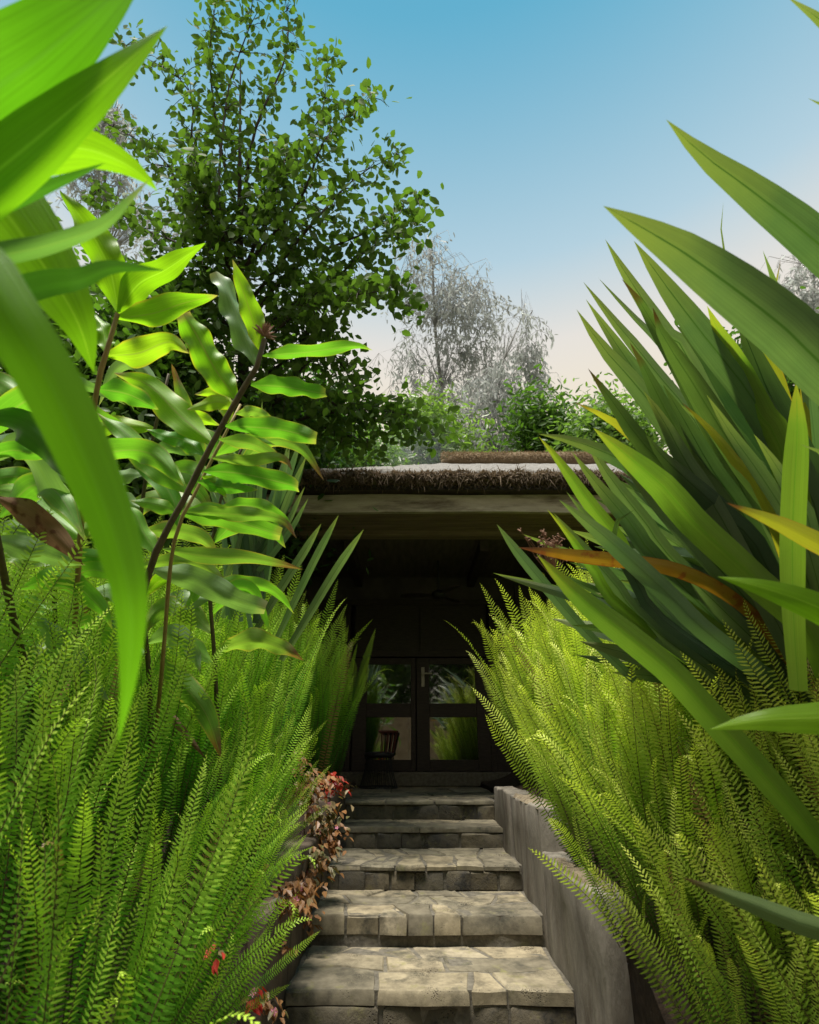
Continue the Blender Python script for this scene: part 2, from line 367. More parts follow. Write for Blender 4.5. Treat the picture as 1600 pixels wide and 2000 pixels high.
TREADS = [  # rows from the nosing back: (depth0, depth1, joints)
    [(0, .40, [0, .32, .62, .79, 1]), (.40, .72, [0, .36, .60, 1]), (.72, 1, [0, .10, .46, .74, 1])],
    [(0, .42, [0, .13, .31, .415, .52, .66, 1]), (.42, .74, [0, .17, .44, .57, .68, .84, 1]), (.74, 1, [0, .24, .47, .70, 1])],
    [(0, .5, [0, .18, .36, .51, .65, .83, 1]), (.5, 1, [0, .22, .40, .62, .80, 1])],
    [(0, .55, [0, .47, 1]), (.55, 1, [0, .34, .72, 1])]]
SLAB = [.052, .085, .030, .034, .026]
RISERS = [[0, .33, .77, 1], [0, .12, .25, .40, .56, .70, .86, 1], [0, .07, .20, .33, .46, .61, .74, .88, 1], [0, .09, .23, .38, .52, .73, 1], [0, .32, .62, .88, 1]]
def lay(rows, x0, x1, y0, y1, ztop, thick, parent, gap=.0045, mat='stone', skew=.24, jz=.004, over=0):
    W = x1 - x0; D = y1 - y0
    for ri, (a, b, js) in enumerate(rows):
        ph = U(0, 6)
        def line(d, x, k):
            if d <= 0: return y0 + .010 * math.sin(x * 9 + ph)
            if d >= 1: return y1 - .012
            return y0 + D * d + .032 * math.sin(x * 4.3 + d * 40) + .022 * math.sin(x * 11 + d * 77)
        jf = [x0 + W * j + (U(-1, 1) * skew * .1 * W if 0 < j < 1 else 0) for j in js]
        jb = [x0 + W * j + (U(-1, 1) * skew * .35 * W if 0 < j < 1 else 0) for j in js]
        for i in range(len(js) - 1):
            pf0, pf1, pb0, pb1 = jf[i] + gap, jf[i + 1] - gap, jb[i] + gap, jb[i + 1] - gap
            if pb1 - pb0 < .03: pb0 = jf[i] + gap; pb1 = jf[i + 1] - gap
            ga = gap if a > 0 else 0
            poly = [(pf0, line(a, pf0, 0) + ga), ((pf0 + pf1) / 2, line(a, (pf0 + pf1) / 2, 0) + ga), (pf1, line(a, pf1, 0) + ga),
                    (pb1, line(b, pb1, 1) - gap), ((pb0 + pb1) / 2, line(b, (pb0 + pb1) / 2, 1) - gap), (pb0, line(b, pb0, 1) - gap)]
            me = stone_block(poly, ztop - thick * (1 if ri else 1), ztop + U(-.004, .004), M[mat], bev=.009, jz=jz)
            shade_auto(me); sub('stone', me, parent)
for i in range(5):
    z1 = RISE * (i + 1); y0 = NOSE[i]; y1 = NOSE[i + 1] if i < 4 else NOSE[i] + .5
    core = MB().box(XL - .02, XR + .02, y0 + .016, (y1 + .3) if i < 4 else y1, -.1, z1 - .005)
    st = core.build('step', M['mortar'], steps)
    if i < 4: lay(TREADS[i], XL + .004, XR - .004, y0, y1 + .03, z1, SLAB[i], st)
    else: lay([(0, .5, [0, .28, .62, 1]), (.5, 1, [0, .4, .75, 1])], XL - .004, XR - .004, y0, y1, z1, SLAB[i], st)
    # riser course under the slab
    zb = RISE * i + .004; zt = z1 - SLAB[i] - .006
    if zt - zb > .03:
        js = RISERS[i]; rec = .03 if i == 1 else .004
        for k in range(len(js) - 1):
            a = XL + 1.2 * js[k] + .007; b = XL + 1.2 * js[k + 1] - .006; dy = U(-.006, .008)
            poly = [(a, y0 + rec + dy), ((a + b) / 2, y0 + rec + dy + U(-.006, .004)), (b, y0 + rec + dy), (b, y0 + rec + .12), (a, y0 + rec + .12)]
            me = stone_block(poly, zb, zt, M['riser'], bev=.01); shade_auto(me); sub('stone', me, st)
# ------------------------------------------------------------------ patio
pat = MB().box(-3.6, 3.9, NOSE[4] + .505, 9.2, 0, PATIO - .014).build('patio', M['mortar']); struct(pat)
for r in range(3):
    yy0 = NOSE[4] + .51 + r * .46; js = [-2.4]
    while js[-1] < 2.6: js.append(js[-1] + U(.38, .75))
    lay([(0, 1, [(j - js[0]) / (js[-1] - js[0]) for j in js])], js[0], js[-1], yy0, yy0 + .46, PATIO, .02, pat, skew=.08)
# ------------------------------------------------------------------ retaining walls
def wall_piece(parent, x0, x1, y0, y1, z0, z1, name='wall_section', mat='plaster'):
    nx, ny, nz = 2, max(2, int((y1 - y0) / .12)), 5
    v = []; f = []; idx = {}
    def add(i, j, k):
        key = (i, j, k)
        if key in idx: return idx[key]
        p = Vector((x0 + (x1 - x0) * i / nx, y0 + (y1 - y0) * j / ny, z0 + (z1 - z0) * k / nz))
        nv = noise.noise_vector(p * 5) * .022 + noise.noise_vector(p * 14) * .010
        idx[key] = len(v); v.append(p + nv); return idx[key]
    for i in range(nx):
        for j in range(ny): f.append((add(i, j, nz), add(i + 1, j, nz), add(i + 1, j + 1, nz), add(i, j + 1, nz)))
    for j in range(ny):
        for k in range(nz):
            f.append((add(0, j, k), add(0, j, k + 1), add(0, j + 1, k + 1), add(0, j + 1, k))); f.append((add(nx, j, k), add(nx, j + 1, k), add(nx, j + 1, k + 1), add(nx, j, k + 1)))
    for i in range(nx):
        for k in range(nz):
            f.append((add(i, 0, k), add(i + 1, 0, k), add(i + 1, 0, k + 1), add(i, 0, k + 1))); f.append((add(i, ny, k), add(i, ny, k + 1), add(i + 1, ny, k + 1), add(i + 1, ny, k)))
    o = sub(name, mesh(name, v, f, M[mat], smooth=True), parent)
    m = o.modifiers.new('bevel', 'BEVEL'); m.width = .012; m.segments = 2; m.limit_method = 'ANGLE'; m.angle_limit = R(50)
    return o
def crust(parent, x0, x1, y0, y1, z):
    v = []; f = []; nx, ny = 6, max(3, int((y1 - y0) / .05))
    for j in range(ny + 1):
        for i in range(nx + 1):
            x = x0 + (x1 - x0) * i / nx; y = y0 + (y1 - y0) * j / ny
            e = min(i, nx - i, j, ny - j)
            v.append((x + U(-.006, .006), y, z + (-.012 if e == 0 else .006 + .014 * noise.noise(Vector((x * 16, y * 16, 3))))))
    for j in range(ny):
        for i in range(nx): a = j * (nx + 1) + i; f.append((a, a + 1, a + nx + 2, a + nx + 1))
    sub('coping', mesh('coping', v, f, M['coping'], smooth=True), parent)
wr = thing('retaining_wall', 'stained plaster garden wall beside the steps, stepping down in front of the yellow-green ferns', 'wall', (XR + .09, 3, 0))
wall_piece(wr, XR + .004, XR + .13, WALL_END, WALL_STEP - .004, -.1, WT1)
wall_piece(wr, XR + .004, XR + .165, WALL_STEP, 4.30, -.1, WT2)
wall_piece(wr, XR - .012, XR + .15, 4.335, 5.02, -.1, WT2 + .01)
crust(wr, XR + .01, XR + .128, WALL_END + .01, WALL_STEP - .01, WT1); crust(wr, XR + .01, XR + .16, WALL_STEP + .01, 4.29, WT2)
wl = thing('retaining_wall', 'dark streaked plaster garden wall overgrown by copper-leaved creeper beside the steps', 'wall', (XL - .09, 3, 0))
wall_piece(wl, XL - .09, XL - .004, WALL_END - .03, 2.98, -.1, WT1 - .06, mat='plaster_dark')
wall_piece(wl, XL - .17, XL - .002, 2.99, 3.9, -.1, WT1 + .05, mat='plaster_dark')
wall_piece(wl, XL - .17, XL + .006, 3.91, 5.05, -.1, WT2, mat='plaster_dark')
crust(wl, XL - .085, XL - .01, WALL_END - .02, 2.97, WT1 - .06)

# ------------------------------------------------------------------ pavilion
pav = thing('thatched_pavilion', 'dark open-fronted garden pavilion with a shaggy mossy thatched roof', 'building', (0, 7, 0))
EAVE = 5.0
zf0 = PY(800, 1000, EAVE).z; zf1 = PY(800, 966, EAVE).z; zt1 = PY(800, 937, EAVE).z
X0, X1 = -2.9, 3.3
def noisy_box(x0, x1, y0, y1, z0, z1, amp, nx):
    v = []; f = []
    ring = [(y0, z0), (y0, (z0 + z1) / 2), (y0, z1), (y1, z1), (y1, z0)]
    for i in range(nx + 1):
        x = x0 + (x1 - x0) * i / nx
        for (y, z) in ring:
            n = noise.noise_vector(Vector((x * 1.3, y * 3, z * 3))) * amp; v.append((x, y + n.y, z + n.z))
    m = len(ring)
    for i in range(nx):
        for k in range(m): a = i * m + k; b = i * m + (k + 1) % m; f.append((a, a + m, b + m, b))
    f.append(tuple(range(m))); f.append(tuple(nx * m + k for k in reversed(range(m))))
    return v, f
v, f = noisy_box(X0, X1, EAVE, EAVE + .05, zf0, zf1, .012, 40); sub('fascia_board', mesh('fascia_board', v, f, M['fascia']), pav)
# soffit boards and inner beam
zs = PY(800, 1045, 5.52).z
for k in range(4): MB().box(X0, X1, EAVE + .055 + k * .115, EAVE + .165 + k * .115, zf0 + .02 - k * .004, zf0 + .045 - k * .004).build('soffit_board', M['beamwood'], pav)
MB().box(X0, X1, 5.53, 5.66, zs, zf0 + .06).build('front_beam', M['beamwood'], pav, bevel=.006)
for k in range(26): xx = X0 + .24 * k; MB().box(xx, xx + .238, 5.665, 7.4, zf0 - .04, zf0 - .015).build('ceiling_board', M['ceil'], pav)
for xx in (-2.0, -.7, .75, 2.1): MB().box(xx, xx + .09, 5.67, 7.35, zf0 - .17, zf0 - .042).build('rafter', M['darkwood'], pav)
MB().box(X0 + .01, X1 - .01, EAVE + .06, EAVE + .5, zf0 + .075, zf1 + .10).build('eave_plate', M['darkwood'], pav)
MB().box(X0 - .01, X1 + .01, EAVE + .502, 7.45, zf0 + .10, zf0 + .14).build('light_block_slab', M['darkwood'], pav)  # unseen slab, added to stop light leaking through the ceiling board gaps
MB().box(X0, X1, EAVE - .08, EAVE + .055, zf1 + .012, zf1 + .06).build('eave_batten', M['darkwood'], pav)
# corrugated sheet edge
v = []; f = []; n = 500
for i in range(n + 1):
    x = X0 - .05 + (X1 - X0 + .1) * i / n; z = zf1 + .035 + .016 * math.cos(x * 2 * math.pi / .085)
    v += [(x, EAVE - .10, z), (x, EAVE + .6, z + .36), (x, EAVE - .10, z - .012)]
for i in range(n): a = 3 * i; f += [(a, a + 3, a + 4, a + 1), (a + 2, a + 5, a + 3, a)]
sub('corrugated_sheet', mesh('corrugated_sheet', v, f, M['sheet'], smooth=True), pav)
# thatch slab: eave lip then slope up to the ridge (hipped at the left)
RY = 6.75; zr = PY(950, 905, RY).z; RX0 = PY(872, 905, RY).x
prof = lambda t: (EAVE - .12 + (RY - EAVE + .12) * t, zf1 + .20 + (zr - zf1 - .20) * t)
v = []; f = []; nx, ny = 90, 22
def roof_z(x, t):
    y, z = prof(t); y = max(y, EAVE - .05)
    hip = max(0, RX0 - x) * .62                       # falls away left of the ridge end
    z = min(z, max(zf1 + .20, zr - hip)); return y, z
for j in range(ny + 1):
    for i in range(nx + 1):
        x = X0 - .1 + (X1 - X0 + .2) * i / nx; y, z = roof_z(x, j / ny)
        z += .030 * noise.noise(Vector((x * 1.6, y * 2, 1))) + .022 * noise.noise(Vector((x * 6, y * 5, 9)))
        v.append((x, y, z - (.03 if j == 0 else 0)))
for j in range(ny):
    for i in range(nx): a = j * (nx + 1) + i; f.append((a, a + 1, a + nx + 2, a + nx + 1))
b = len(v)
for i in range(nx + 1):
    x = X0 - .1 + (X1 - X0 + .2) * i / nx; v.append((x, EAVE - .03, zf1 + .12)); 
for i in range(nx + 1): x = X0 - .1 + (X1 - X0 + .2) * i / nx; v.append((x, EAVE - .02, zf1 + .055))
for i in range(nx): f += [(b + i, b + i + 1, i + 1, i), (b + nx + 1 + i, b + nx + 2 + i, b + i + 1, b + i)]
for i in range(nx): f.append((ny * (nx + 1) + i, ny * (nx + 1) + i + 1, b + nx + 2 + i, b + nx + 1 + i))
roof = sub('roof', mesh('roof', v, f, M['thatch'], smooth=True), pav)
def strands(name, n, sampler, mat, parent, wd=.004):
    v = np.zeros((n * 5, 3)); faces = []
    uv = np.zeros((n * 5, 2))
    for i in range(n):
        p, d, L, droop = sampler()
        s = d.cross(Vector((U(-1, 1), U(-1, 1), U(-1, 1)))).normalized() * wd * U(.5, 1.4)
        q = p + d * L * .55; e = p + d * L + Vector((0, 0, -droop * L))
        for k, (a, t) in enumerate(((p - s, 0), (p + s, 0), (q + s * .8, .5), (q - s * .8, .5), (e, 1))): v[i * 5 + k] = a; uv[i * 5 + k] = (t * .6, .3 + .02 * k)
        faces += [(i * 5, i * 5 + 1, i * 5 + 2, i * 5 + 3), (i * 5 + 3, i * 5 + 2, i * 5 + 4)]
    o = sub(name, mesh(name, v, faces, mat, uvs=uv), parent); o['kind'] = 'stuff'; return o
def eave_s():
    x = U(X0, X1); t = U(0, 1); z = zf1 + .055 + t * .15; cl = noise.noise(Vector((x * 9, z * 14, 2)))
    y = EAVE - .09 - .06 * math.sin(t * math.pi) - .03 * cl
    top = t > .86; d = Vector((U(-1, 1), -U(.2, 1.0), U(-.2, 1.1) if top else U(-.9, .6))).normalized(); return Vector((x, y + .02, z + .02 * cl)), d, U(.02, .06) * (2.2 if rnd.random() < .08 else 1), U(0, .2) if top else U(0, .8)
strands('thatch_fringe', 17000, eave_s, M['straw'], roof, .0055)
v, f = [], []                                          # dark lumpy core of the eave edge
for i in range(601):
    x = X0 + (X1 - X0) * i / 600
    for k in range(7):
        a = k / 6 * math.pi; n = .034 * noise.noise(Vector((x * 13, k * .8, 0))) + .03 * noise.noise(Vector((x * 5, k * .8, 5)))
        v.append((x, EAVE - .05 - (.075 + n) * math.sin(a), zf1 + .05 + .155 * k / 6 + n * .7))
for i in range(600):
    for k in range(6): a = i * 7 + k; f.append((a, a + 7, a + 8, a + 1))
sub('thatch_edge', mesh('thatch_edge', v, f, M['thatch_dark'], smooth=True), roof)
# ridge roll
mb = MB(); pts = []; rad = []
rc = PY(950, 905, RY)
for i in range(40):
    t = i / 39; x = RX0 + (X1 - .3 - RX0) * t; n = noise.noise(Vector((x * 2.2, 3, 0)))
    e = min(1, .45 + i * .18); pts.append((x - .06, RY, rc.z + .03 + .02 * n - (1 - e) * .06)); rad.append((.115 + .016 * n) * e)
mb.tube(pts, rad, 12); ridge = mb.build('ridge_roll', M['straw_ridge'], pav, smooth=True)
def ridge_s():
    x = U(RX0 - .06, X1 - .4); a = U(-.3, math.pi * 1.15); r = .105
    p = Vector((x, RY - r * math.cos(a) * 1.0, rc.z + .03 + r * math.sin(a))); d = Vector((U(-1.4, 1.4), -math.cos(a) * .7, math.sin(a) * .7 + U(-.5, .5))).normalized()
    return p, d, U(.03, .08), U(0, .8)
strands('ridge_straw', 8000, ridge_s, M['straw_ridge'], ridge, .003)
# walls of the room
DW = 7.1
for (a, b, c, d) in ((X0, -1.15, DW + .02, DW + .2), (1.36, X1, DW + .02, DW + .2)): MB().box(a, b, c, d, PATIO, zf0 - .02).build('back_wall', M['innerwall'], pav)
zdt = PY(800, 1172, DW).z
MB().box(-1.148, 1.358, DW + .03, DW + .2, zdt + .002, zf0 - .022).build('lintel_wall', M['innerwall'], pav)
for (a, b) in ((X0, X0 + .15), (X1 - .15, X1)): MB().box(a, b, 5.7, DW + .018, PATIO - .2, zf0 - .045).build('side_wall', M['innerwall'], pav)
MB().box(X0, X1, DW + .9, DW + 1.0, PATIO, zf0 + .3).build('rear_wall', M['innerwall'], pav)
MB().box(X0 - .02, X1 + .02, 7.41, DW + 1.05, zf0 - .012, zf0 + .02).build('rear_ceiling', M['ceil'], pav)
MB().box(X0 + .2, X1 - .2, 6.90, DW + .3, PATIO + .001, PATIO + .14).build('door_step', M['mortar'], pav, bevel=.012)
for xx in (-2.0, 2.3): MB().box(xx - .08, xx + .08, 5.5, 5.66, PATIO, zs - .002).build('post', M['darkwood'], pav, bevel=.01)
ZB = PATIO + .142
def at(x, y): p = PY(x, y, DW); return p.x, p.z
def leaf_door(xa, xb, handle):
    z0 = ZB + .004; ztop = at(800, 1286)[1]
    xs0, xs1 = at(xa, 1400)[0], at(xb, 1400)[0]
    gl, gr = xs0 + .11, xs1 - .13
    if handle: gl, gr = at(839, 1400)[0], at(931, 1400)[0]
    else: gl, gr = at(716, 1400)[0], at(803, 1400)[0]
    zg = [at(800, 1484)[1], at(800, 1401)[1], at(800, 1374)[1], at(800, 1298)[1]]
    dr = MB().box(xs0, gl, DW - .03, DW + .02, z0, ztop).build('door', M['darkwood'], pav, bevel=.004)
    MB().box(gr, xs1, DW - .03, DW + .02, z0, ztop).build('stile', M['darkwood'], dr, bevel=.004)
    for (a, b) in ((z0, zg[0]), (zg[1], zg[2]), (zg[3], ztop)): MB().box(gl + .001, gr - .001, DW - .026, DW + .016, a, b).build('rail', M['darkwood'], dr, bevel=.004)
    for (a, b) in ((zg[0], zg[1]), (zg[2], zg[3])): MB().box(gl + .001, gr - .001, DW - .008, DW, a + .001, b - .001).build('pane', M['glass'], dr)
    if handle:
        hx, hz = at(826, 1322)
        MB().box(hx - .02, hx + .02, DW - .042, DW - .031, at(0, 1342)[1], at(0, 1304)[1]).build('handle_plate', M['brass'], dr, bevel=.003)
        MB().tube([(hx, DW - .04, at(0, 1317)[1]), (hx, DW - .085, at(0, 1317)[1]), (hx + .11, DW - .085, at(0, 1317)[1])], .009, 8).build('handle', M['brass'], dr)
leaf_door(690, 812, False); leaf_door(814, 958, True)
# frame, transom and side light
zt0 = at(800, 1284)[1]; xa, xb = at(684, 1400)[0], at(962, 1400)[0]
MB().box(xa - .05, xb + .05, DW - .04, DW + .03, zt0 + .003, zt0 + .075).build('transom_bar', M['darkwood'], pav, bevel=.004)
MB().box(xa + .02, xb - .02, DW - .008, DW, zt0 + .077, zdt - .07).build('transom_panel', M['darkwood'], pav)
MB().box(at(812, 1)[0], at(822, 1)[0], DW - .03, DW + .02, zt0 + .077, zdt - .071).build('mullion', M['darkwood'], pav)
MB().box(xa - .05, xb + .05, DW - .04, DW + .03, zdt - .069, zdt).build('head_bar', M['darkwood'], pav)
for x in (xa, xb): MB().box(x - .035, x + .015, DW - .045, DW + .03, ZB, zt0 + .001).build('jamb', M['darkwood'], pav)
for (x, y) in ((xb + .02, 1.355), (-1.145, xa - .04)):
    MB().box(x, y, DW - .006, DW + .002, ZB + .3, zt0 - .1).build('side_pane', M['glass'], pav); MB().box(x, y, DW - .02, DW + .02, ZB, ZB + .298).build('side_panel', M['darkwood'], pav)
    MB().box(x, y, DW - .02, DW + .02, zt0 - .098, zdt).build('side_panel', M['darkwood'], pav)
# ceiling fan
fx, fz = PY(857, 1162, 6.4).x, PY(857, 1162, 6.4).z
fan = thing('ceiling_fan', 'dark ceiling fan hanging on a rod inside the shadowy porch', 'ceiling fan', (fx, 6.4, fz))
MB().tube([(fx, 6.4, fz + .05), (fx, 6.4, zf0 - .045)], .012, 8).build('rod', M['iron'], fan)
MB().lathe([(.0, -.05), (.05, -.045), (.085, -.01), (.08, .03), (.03, .06), (0, .062)], (fx, 6.4, fz), 20).build('motor', M['iron'], fan, smooth=True)
for a in (175, 55, 295):
    c, s = math.cos(R(a)), math.sin(R(a)); mb = MB()
    pr = [(.07, -.02), (.16, -.055), (.42, -.06), (.45, 0), (.42, .06), (.16, .055), (.07, .02)]
    for dz in (0, .008): mb.v += [(fx + r * c - q * s, 6.4 + r * s + q * c, fz + dz + q * .15) for r, q in pr]
    n = len(pr); mb.f = [tuple(reversed(range(n))), tuple(range(n, 2 * n))] + [(i, (i + 1) % n, n + (i + 1) % n, n + i) for i in range(n)]
    mb.build('blade', M['darkwood'], fan)
# chair
cx, cy = -.33, 6.655
ch = thing('wire_chair', 'black wire-based chair with a reddish spindle back beside the porch door', 'chair', (cx, cy, PATIO))
def ring(r, z, t=.006, a0=0, a1=2 * math.pi, n=28, lean=0): return [(cx + r * math.cos(a0 + (a1 - a0) * k / n), cy + r * math.sin(a0 + (a1 - a0) * k / n) + lean, PATIO + z) for k in range(n + 1)]
MB().tube(ring(.20, .008), .008, 6).build('foot_ring', M['iron'], ch)
MB().tube(ring(.135, .30), .007, 6).build('seat_ring', M['iron'], ch)
for k in range(26):
    a = 2 * math.pi * k / 26; c, s = math.cos(a), math.sin(a)
    MB().tube([(cx + r * c, cy + r * s, PATIO + z) for r, z in ((.20, .01), (.165, .12), (.14, .22), (.135, .30))], .0036, 5).build('wire', M['iron'], ch)
MB().lathe([(0, .302), (.15, .302), (.165, .32), (.16, .345), (.10, .352), (0, .35)], (cx, cy, PATIO), 24).build('seat', M['iron'], ch, smooth=True)
mb = MB().tube([(cx + r_ * math.cos(a), cy + r_ * math.sin(a), PATIO + .555) for r_, a in [(.20, R(-100 + i * 20 - 90 + 100)) for i in range(10)]], .013, 8); mb.build('back_rail', M['redwood'], ch)
for i in range(9):
    a = R(-85 + i * 20 + 5); MB().tube([(cx + .15 * math.cos(a), cy + .15 * math.sin(a), PATIO + .34), (cx + .198 * math.cos(a), cy + .198 * math.sin(a), PATIO + .55)], .006, 6).build('spindle', M['redwood'], ch)

# ------------------------------------------------------------------ behind the camera: what the door glass mirrors
gw = thing('garden_wall', 'sandy garden wall mirrored in the lower panes of the porch door', 'wall', (0, -9, 0))
for k in range(14): x = -9.1 + k * 1.3; MB().box(x, x + 1.285, -9.3, -9.0, -.1, 2.35 + U(-.03, .03)).build('wall_panel', M['tanwall'], gw, bevel=.02)

# ------------------------------------------------------------------ leaves traced along pixel paths
def prof_flax(t): # t 0 = base, 1 = tip
    return (.7 + .3 * min(1, t / .4)) * (1 if t < .70 else max(0, 1 - ((t - .70) / .30) ** 2.1))
def prof_ginger(t): return max(0, min(1, (.10 + t * 3.6))) * (1 - max(0, (t - .35) / .65) ** 2.0)
def prof_blunt(t): return max(0, min(1, (.10 + t * 3.6))) * (1 if t < .55 else 1 - .45 * ((t - .55) / .45) ** 2)
def ribbon(px, wpx, prof, mat, roll=0, fold=.25, wave=0, wfreq=5, n=22, base_first=True, cup=0, m=7, curl=0):
    """px: (x, y, D) along the leaf; wpx: apparent full width in pixels at its widest"""
    pts = px if base_first else px[::-1]
    S_ = spline(pts, n); W = [P(*q) for q in S_]
    v = []; uv = []; f = []; ph = U(0, 6)
    for i, p in enumerate(W):
        t = i / (n - 1); tg = (W[min(i + 1, n - 1)] - W[max(i - 1, 0)]).normalized(); e = (p - CAM).normalized()
        s0 = tg.cross(e)
        s0 = s0.normalized() if s0.length > 1e-3 else RT
        rl = roll + curl * (t - .4)
        sd_ = (Matrix.Rotation(rl, 3, tg) @ s0).normalized(); nrm = sd_.cross(tg)
        w = wpx / F * S_[i][2] * prof(t) / max(.45, math.cos(roll)) * .5
        for k in range(m):
            u = k / (m - 1) * 2 - 1
            off = nrm * (w * (fold * abs(u) + cup * u * u)) + nrm * (wave * w * abs(u) ** 1.5 * math.sin(t * wfreq * 6.28 + ph + (1.7 if u > 0 else 0)))
            v.append(p + sd_ * (u * w) + off); uv.append((t, k / (m - 1)))
    for i in range(n - 1):
        for k in range(m - 1): a = i * m + k; f.append((a, a + 1, a + m + 1, a + m))
    return mesh('leaf', v, f, mat, uvs=uv, smooth=True)

# flax on the right
FB = (1668, 1470, 2.15)
flax = thing('flax_plant', 'big flax clump of stiff sword-shaped blue-green blades behind the yellow-green ferns', 'plant', P(*FB))
def blades(parent, L, base, n=20):
    for (pts, wpx, mat, D0, D1, roll) in L:
        k = len(pts)
        q = [(x, y, D0 + (D1 - D0) * i / k) for i, (x, y) in enumerate(pts)]
        if base: q.append((base[0] + U(-50, 50), base[1] + U(-40, 40), base[2] + U(-.12, .12)))
        me = ribbon(q, wpx * (.86 if wpx < 80 else .95), prof_flax, M[mat], roll=roll, fold=U(.12, .3), base_first=False, n=n)
        sub('leaf', me, parent)
FL = [
 ([(1182, 467), (1226, 540), (1300, 650), (1377, 760)], 44, 'flax', 1.75, 2.0, .3),
 ([(1139, 550), (1202, 629), (1275, 719), (1400, 900)], 32, 'flax', 1.9, 2.1, .4),
 ([(1169, 543), (1230, 609), (1315, 698), (1450, 880)], 19, 'flax_pale', 2.1, 2.2, .5),
 ([(1144, 584), (1186, 646), (1242, 727), (1350, 880)], 40, 'flax', 1.85, 2.0, -.3),
 ([(1126, 604), (1177, 678), (1255, 767), (1356, 902), (1500, 1080)], 48, 'flax', 1.7, 1.95, .2),
 ([(1148, 719), (1202, 792), (1255, 865), (1336, 950), (1450, 1100)], 44, 'flax_brown', 1.65, 1.95, .25),
 ([(1121, 785), (1177, 812), (1226, 845), (1300, 920), (1430, 1090)], 30, 'flax_yellow', 1.7, 2.0, -.4),
 ([(1159, 836), (1214, 881), (1295, 950), (1356, 1020), (1478, 1134), (1600, 1260)], 68, 'flax_bright', 1.45, 1.75, .15),
 ([(1050, 847), (1121, 861), (1202, 893), (1260, 930), (1400, 1060)], 44, 'flax', 1.7, 2.0, .1),
 ([(1052, 852), (1092, 899), (1153, 984), (1202, 1045), (1280, 1140)], 38, 'flax_bright', 1.75, 2.0, .3),
 ([(1117, 882), (1161, 939), (1234, 1025), (1300, 1110)], 40, 'flax', 1.8, 2.0, .2),
 ([(1214, 544), (1250, 589), (1283, 646), (1350, 760)], 40, 'flax_brown', 1.7, 1.95, .1),
 ([(1238, 470), (1299, 556), (1377, 658), (1458, 760), (1519, 861), (1600, 1020)], 64, 'flax', 1.55, 1.9, .2),
 ([(1275, 600), (1295, 658), (1340, 727), (1397, 820), (1458, 914), (1550, 1060)], 56, 'flax_brown', 1.55, 1.85, -.1),
 ([(1230, 668), (1259, 719), (1295, 792), (1356, 902), (1470, 1080)], 44, 'flax_brown', 1.6, 1.9, .15),
 ([(1257, 763), (1295, 820), (1340, 902), (1430, 1050)], 44, 'flax', 1.6, 1.85, .3),
 ([(1295, 751), (1336, 820), (1389, 914), (1480, 1060)], 42, 'flax_dark', 1.65, 1.9, -.3),
 ([(1261, 847), (1295, 893), (1356, 950), (1420, 1010), (1500, 1110)], 50, 'flax_dark', 1.6, 1.9, .2),
 ([(1318, 633), (1377, 690), (1438, 780), (1550, 950)], 54, 'flax_dark', 1.7, 1.9, .4),
 ([(1381, 597), (1400, 640), (1438, 710), (1478, 800), (1540, 930)], 62, 'flax_bright', 1.6, 1.85, -.2),
 ([(1440, 620), (1470, 690), (1498, 759), (1545, 861), (1600, 1000)], 70, 'flax_dark', 1.7, 1.9, .1),
 ([(1490, 489), (1507, 536), (1530, 600), (1580, 760)], 28, 'flax_pale', 1.7, 1.9, .1),
 ([(1525, 507), (1515, 545), (1530, 620), (1570, 760)], 14, 'flax_yellow', 1.75, 1.9, .1),
 ([(1413, 394), (1408, 434), (1417, 507), (1450, 640)], 8, 'flax', 1.75, 1.9, .3),
 ([(1350, 455), (1390, 510), (1440, 600), (1520, 760)], 40, 'flax_yellow', 1.75, 1.9, .2),
 ([(1332, 786), (1389, 841), (1438, 902), (1500, 990)], 24, 'flax_yellow', 1.5, 1.8, .2),
 ([(1380, 770), (1430, 850), (1480, 920), (1539, 1012), (1590, 1110)], 34, 'flax', 1.5, 1.75, -.4),
 ([(1472, 847), (1511, 902), (1545, 960), (1590, 1060)], 34, 'flax', 1.5, 1.75, .3),
 ([(1092, 976), (1173, 1041), (1255, 1114), (1316, 1171), (1400, 1250)], 46, 'flax_pale', 1.6, 1.9, .1),
 ([(1106, 960), (1161, 1025), (1240, 1120), (1330, 1220)], 28, 'flax_pale', 1.75, 2.0, .3),
 ([(1068, 994), (1112, 1045), (1161, 1114), (1240, 1210)], 26, 'flax_bright', 1.8, 2.0, .2),
 ([(1140, 850), (1190, 930), (1260, 1020), (1340, 1120)], 40, 'flax', 1.9, 2.0, .2),
 ([(1200, 880), (1260, 950), (1340, 1040), (1440, 1150)], 48, 'flax', 1.8, 1.95, .1),
 ([(1080, 1000), (1140, 1070), (1200, 1140), (1290, 1240)], 34, 'flax', 1.9, 2.0, .2),
 ([(1240, 995), (1205, 1020), (1200, 1060), (1240, 1130), (1320, 1230)], 26, 'flax_dark', 1.75, 1.95, .6),
]
blades(flax, FL, FB)
blades(flax, [([(970, 1023), (1011, 1078), (1064, 1142), (1140, 1230), (1240, 1330)], 26, 'flax_pale', 2.1, 2.2, .2), ([(1011, 1069), (1112, 1084), (1234, 1098), (1316, 1112), (1400, 1148), (1480, 1210), (1550, 1300)], 33, 'flax_orange', 1.6, 2.1, .0)], None)
fill = []
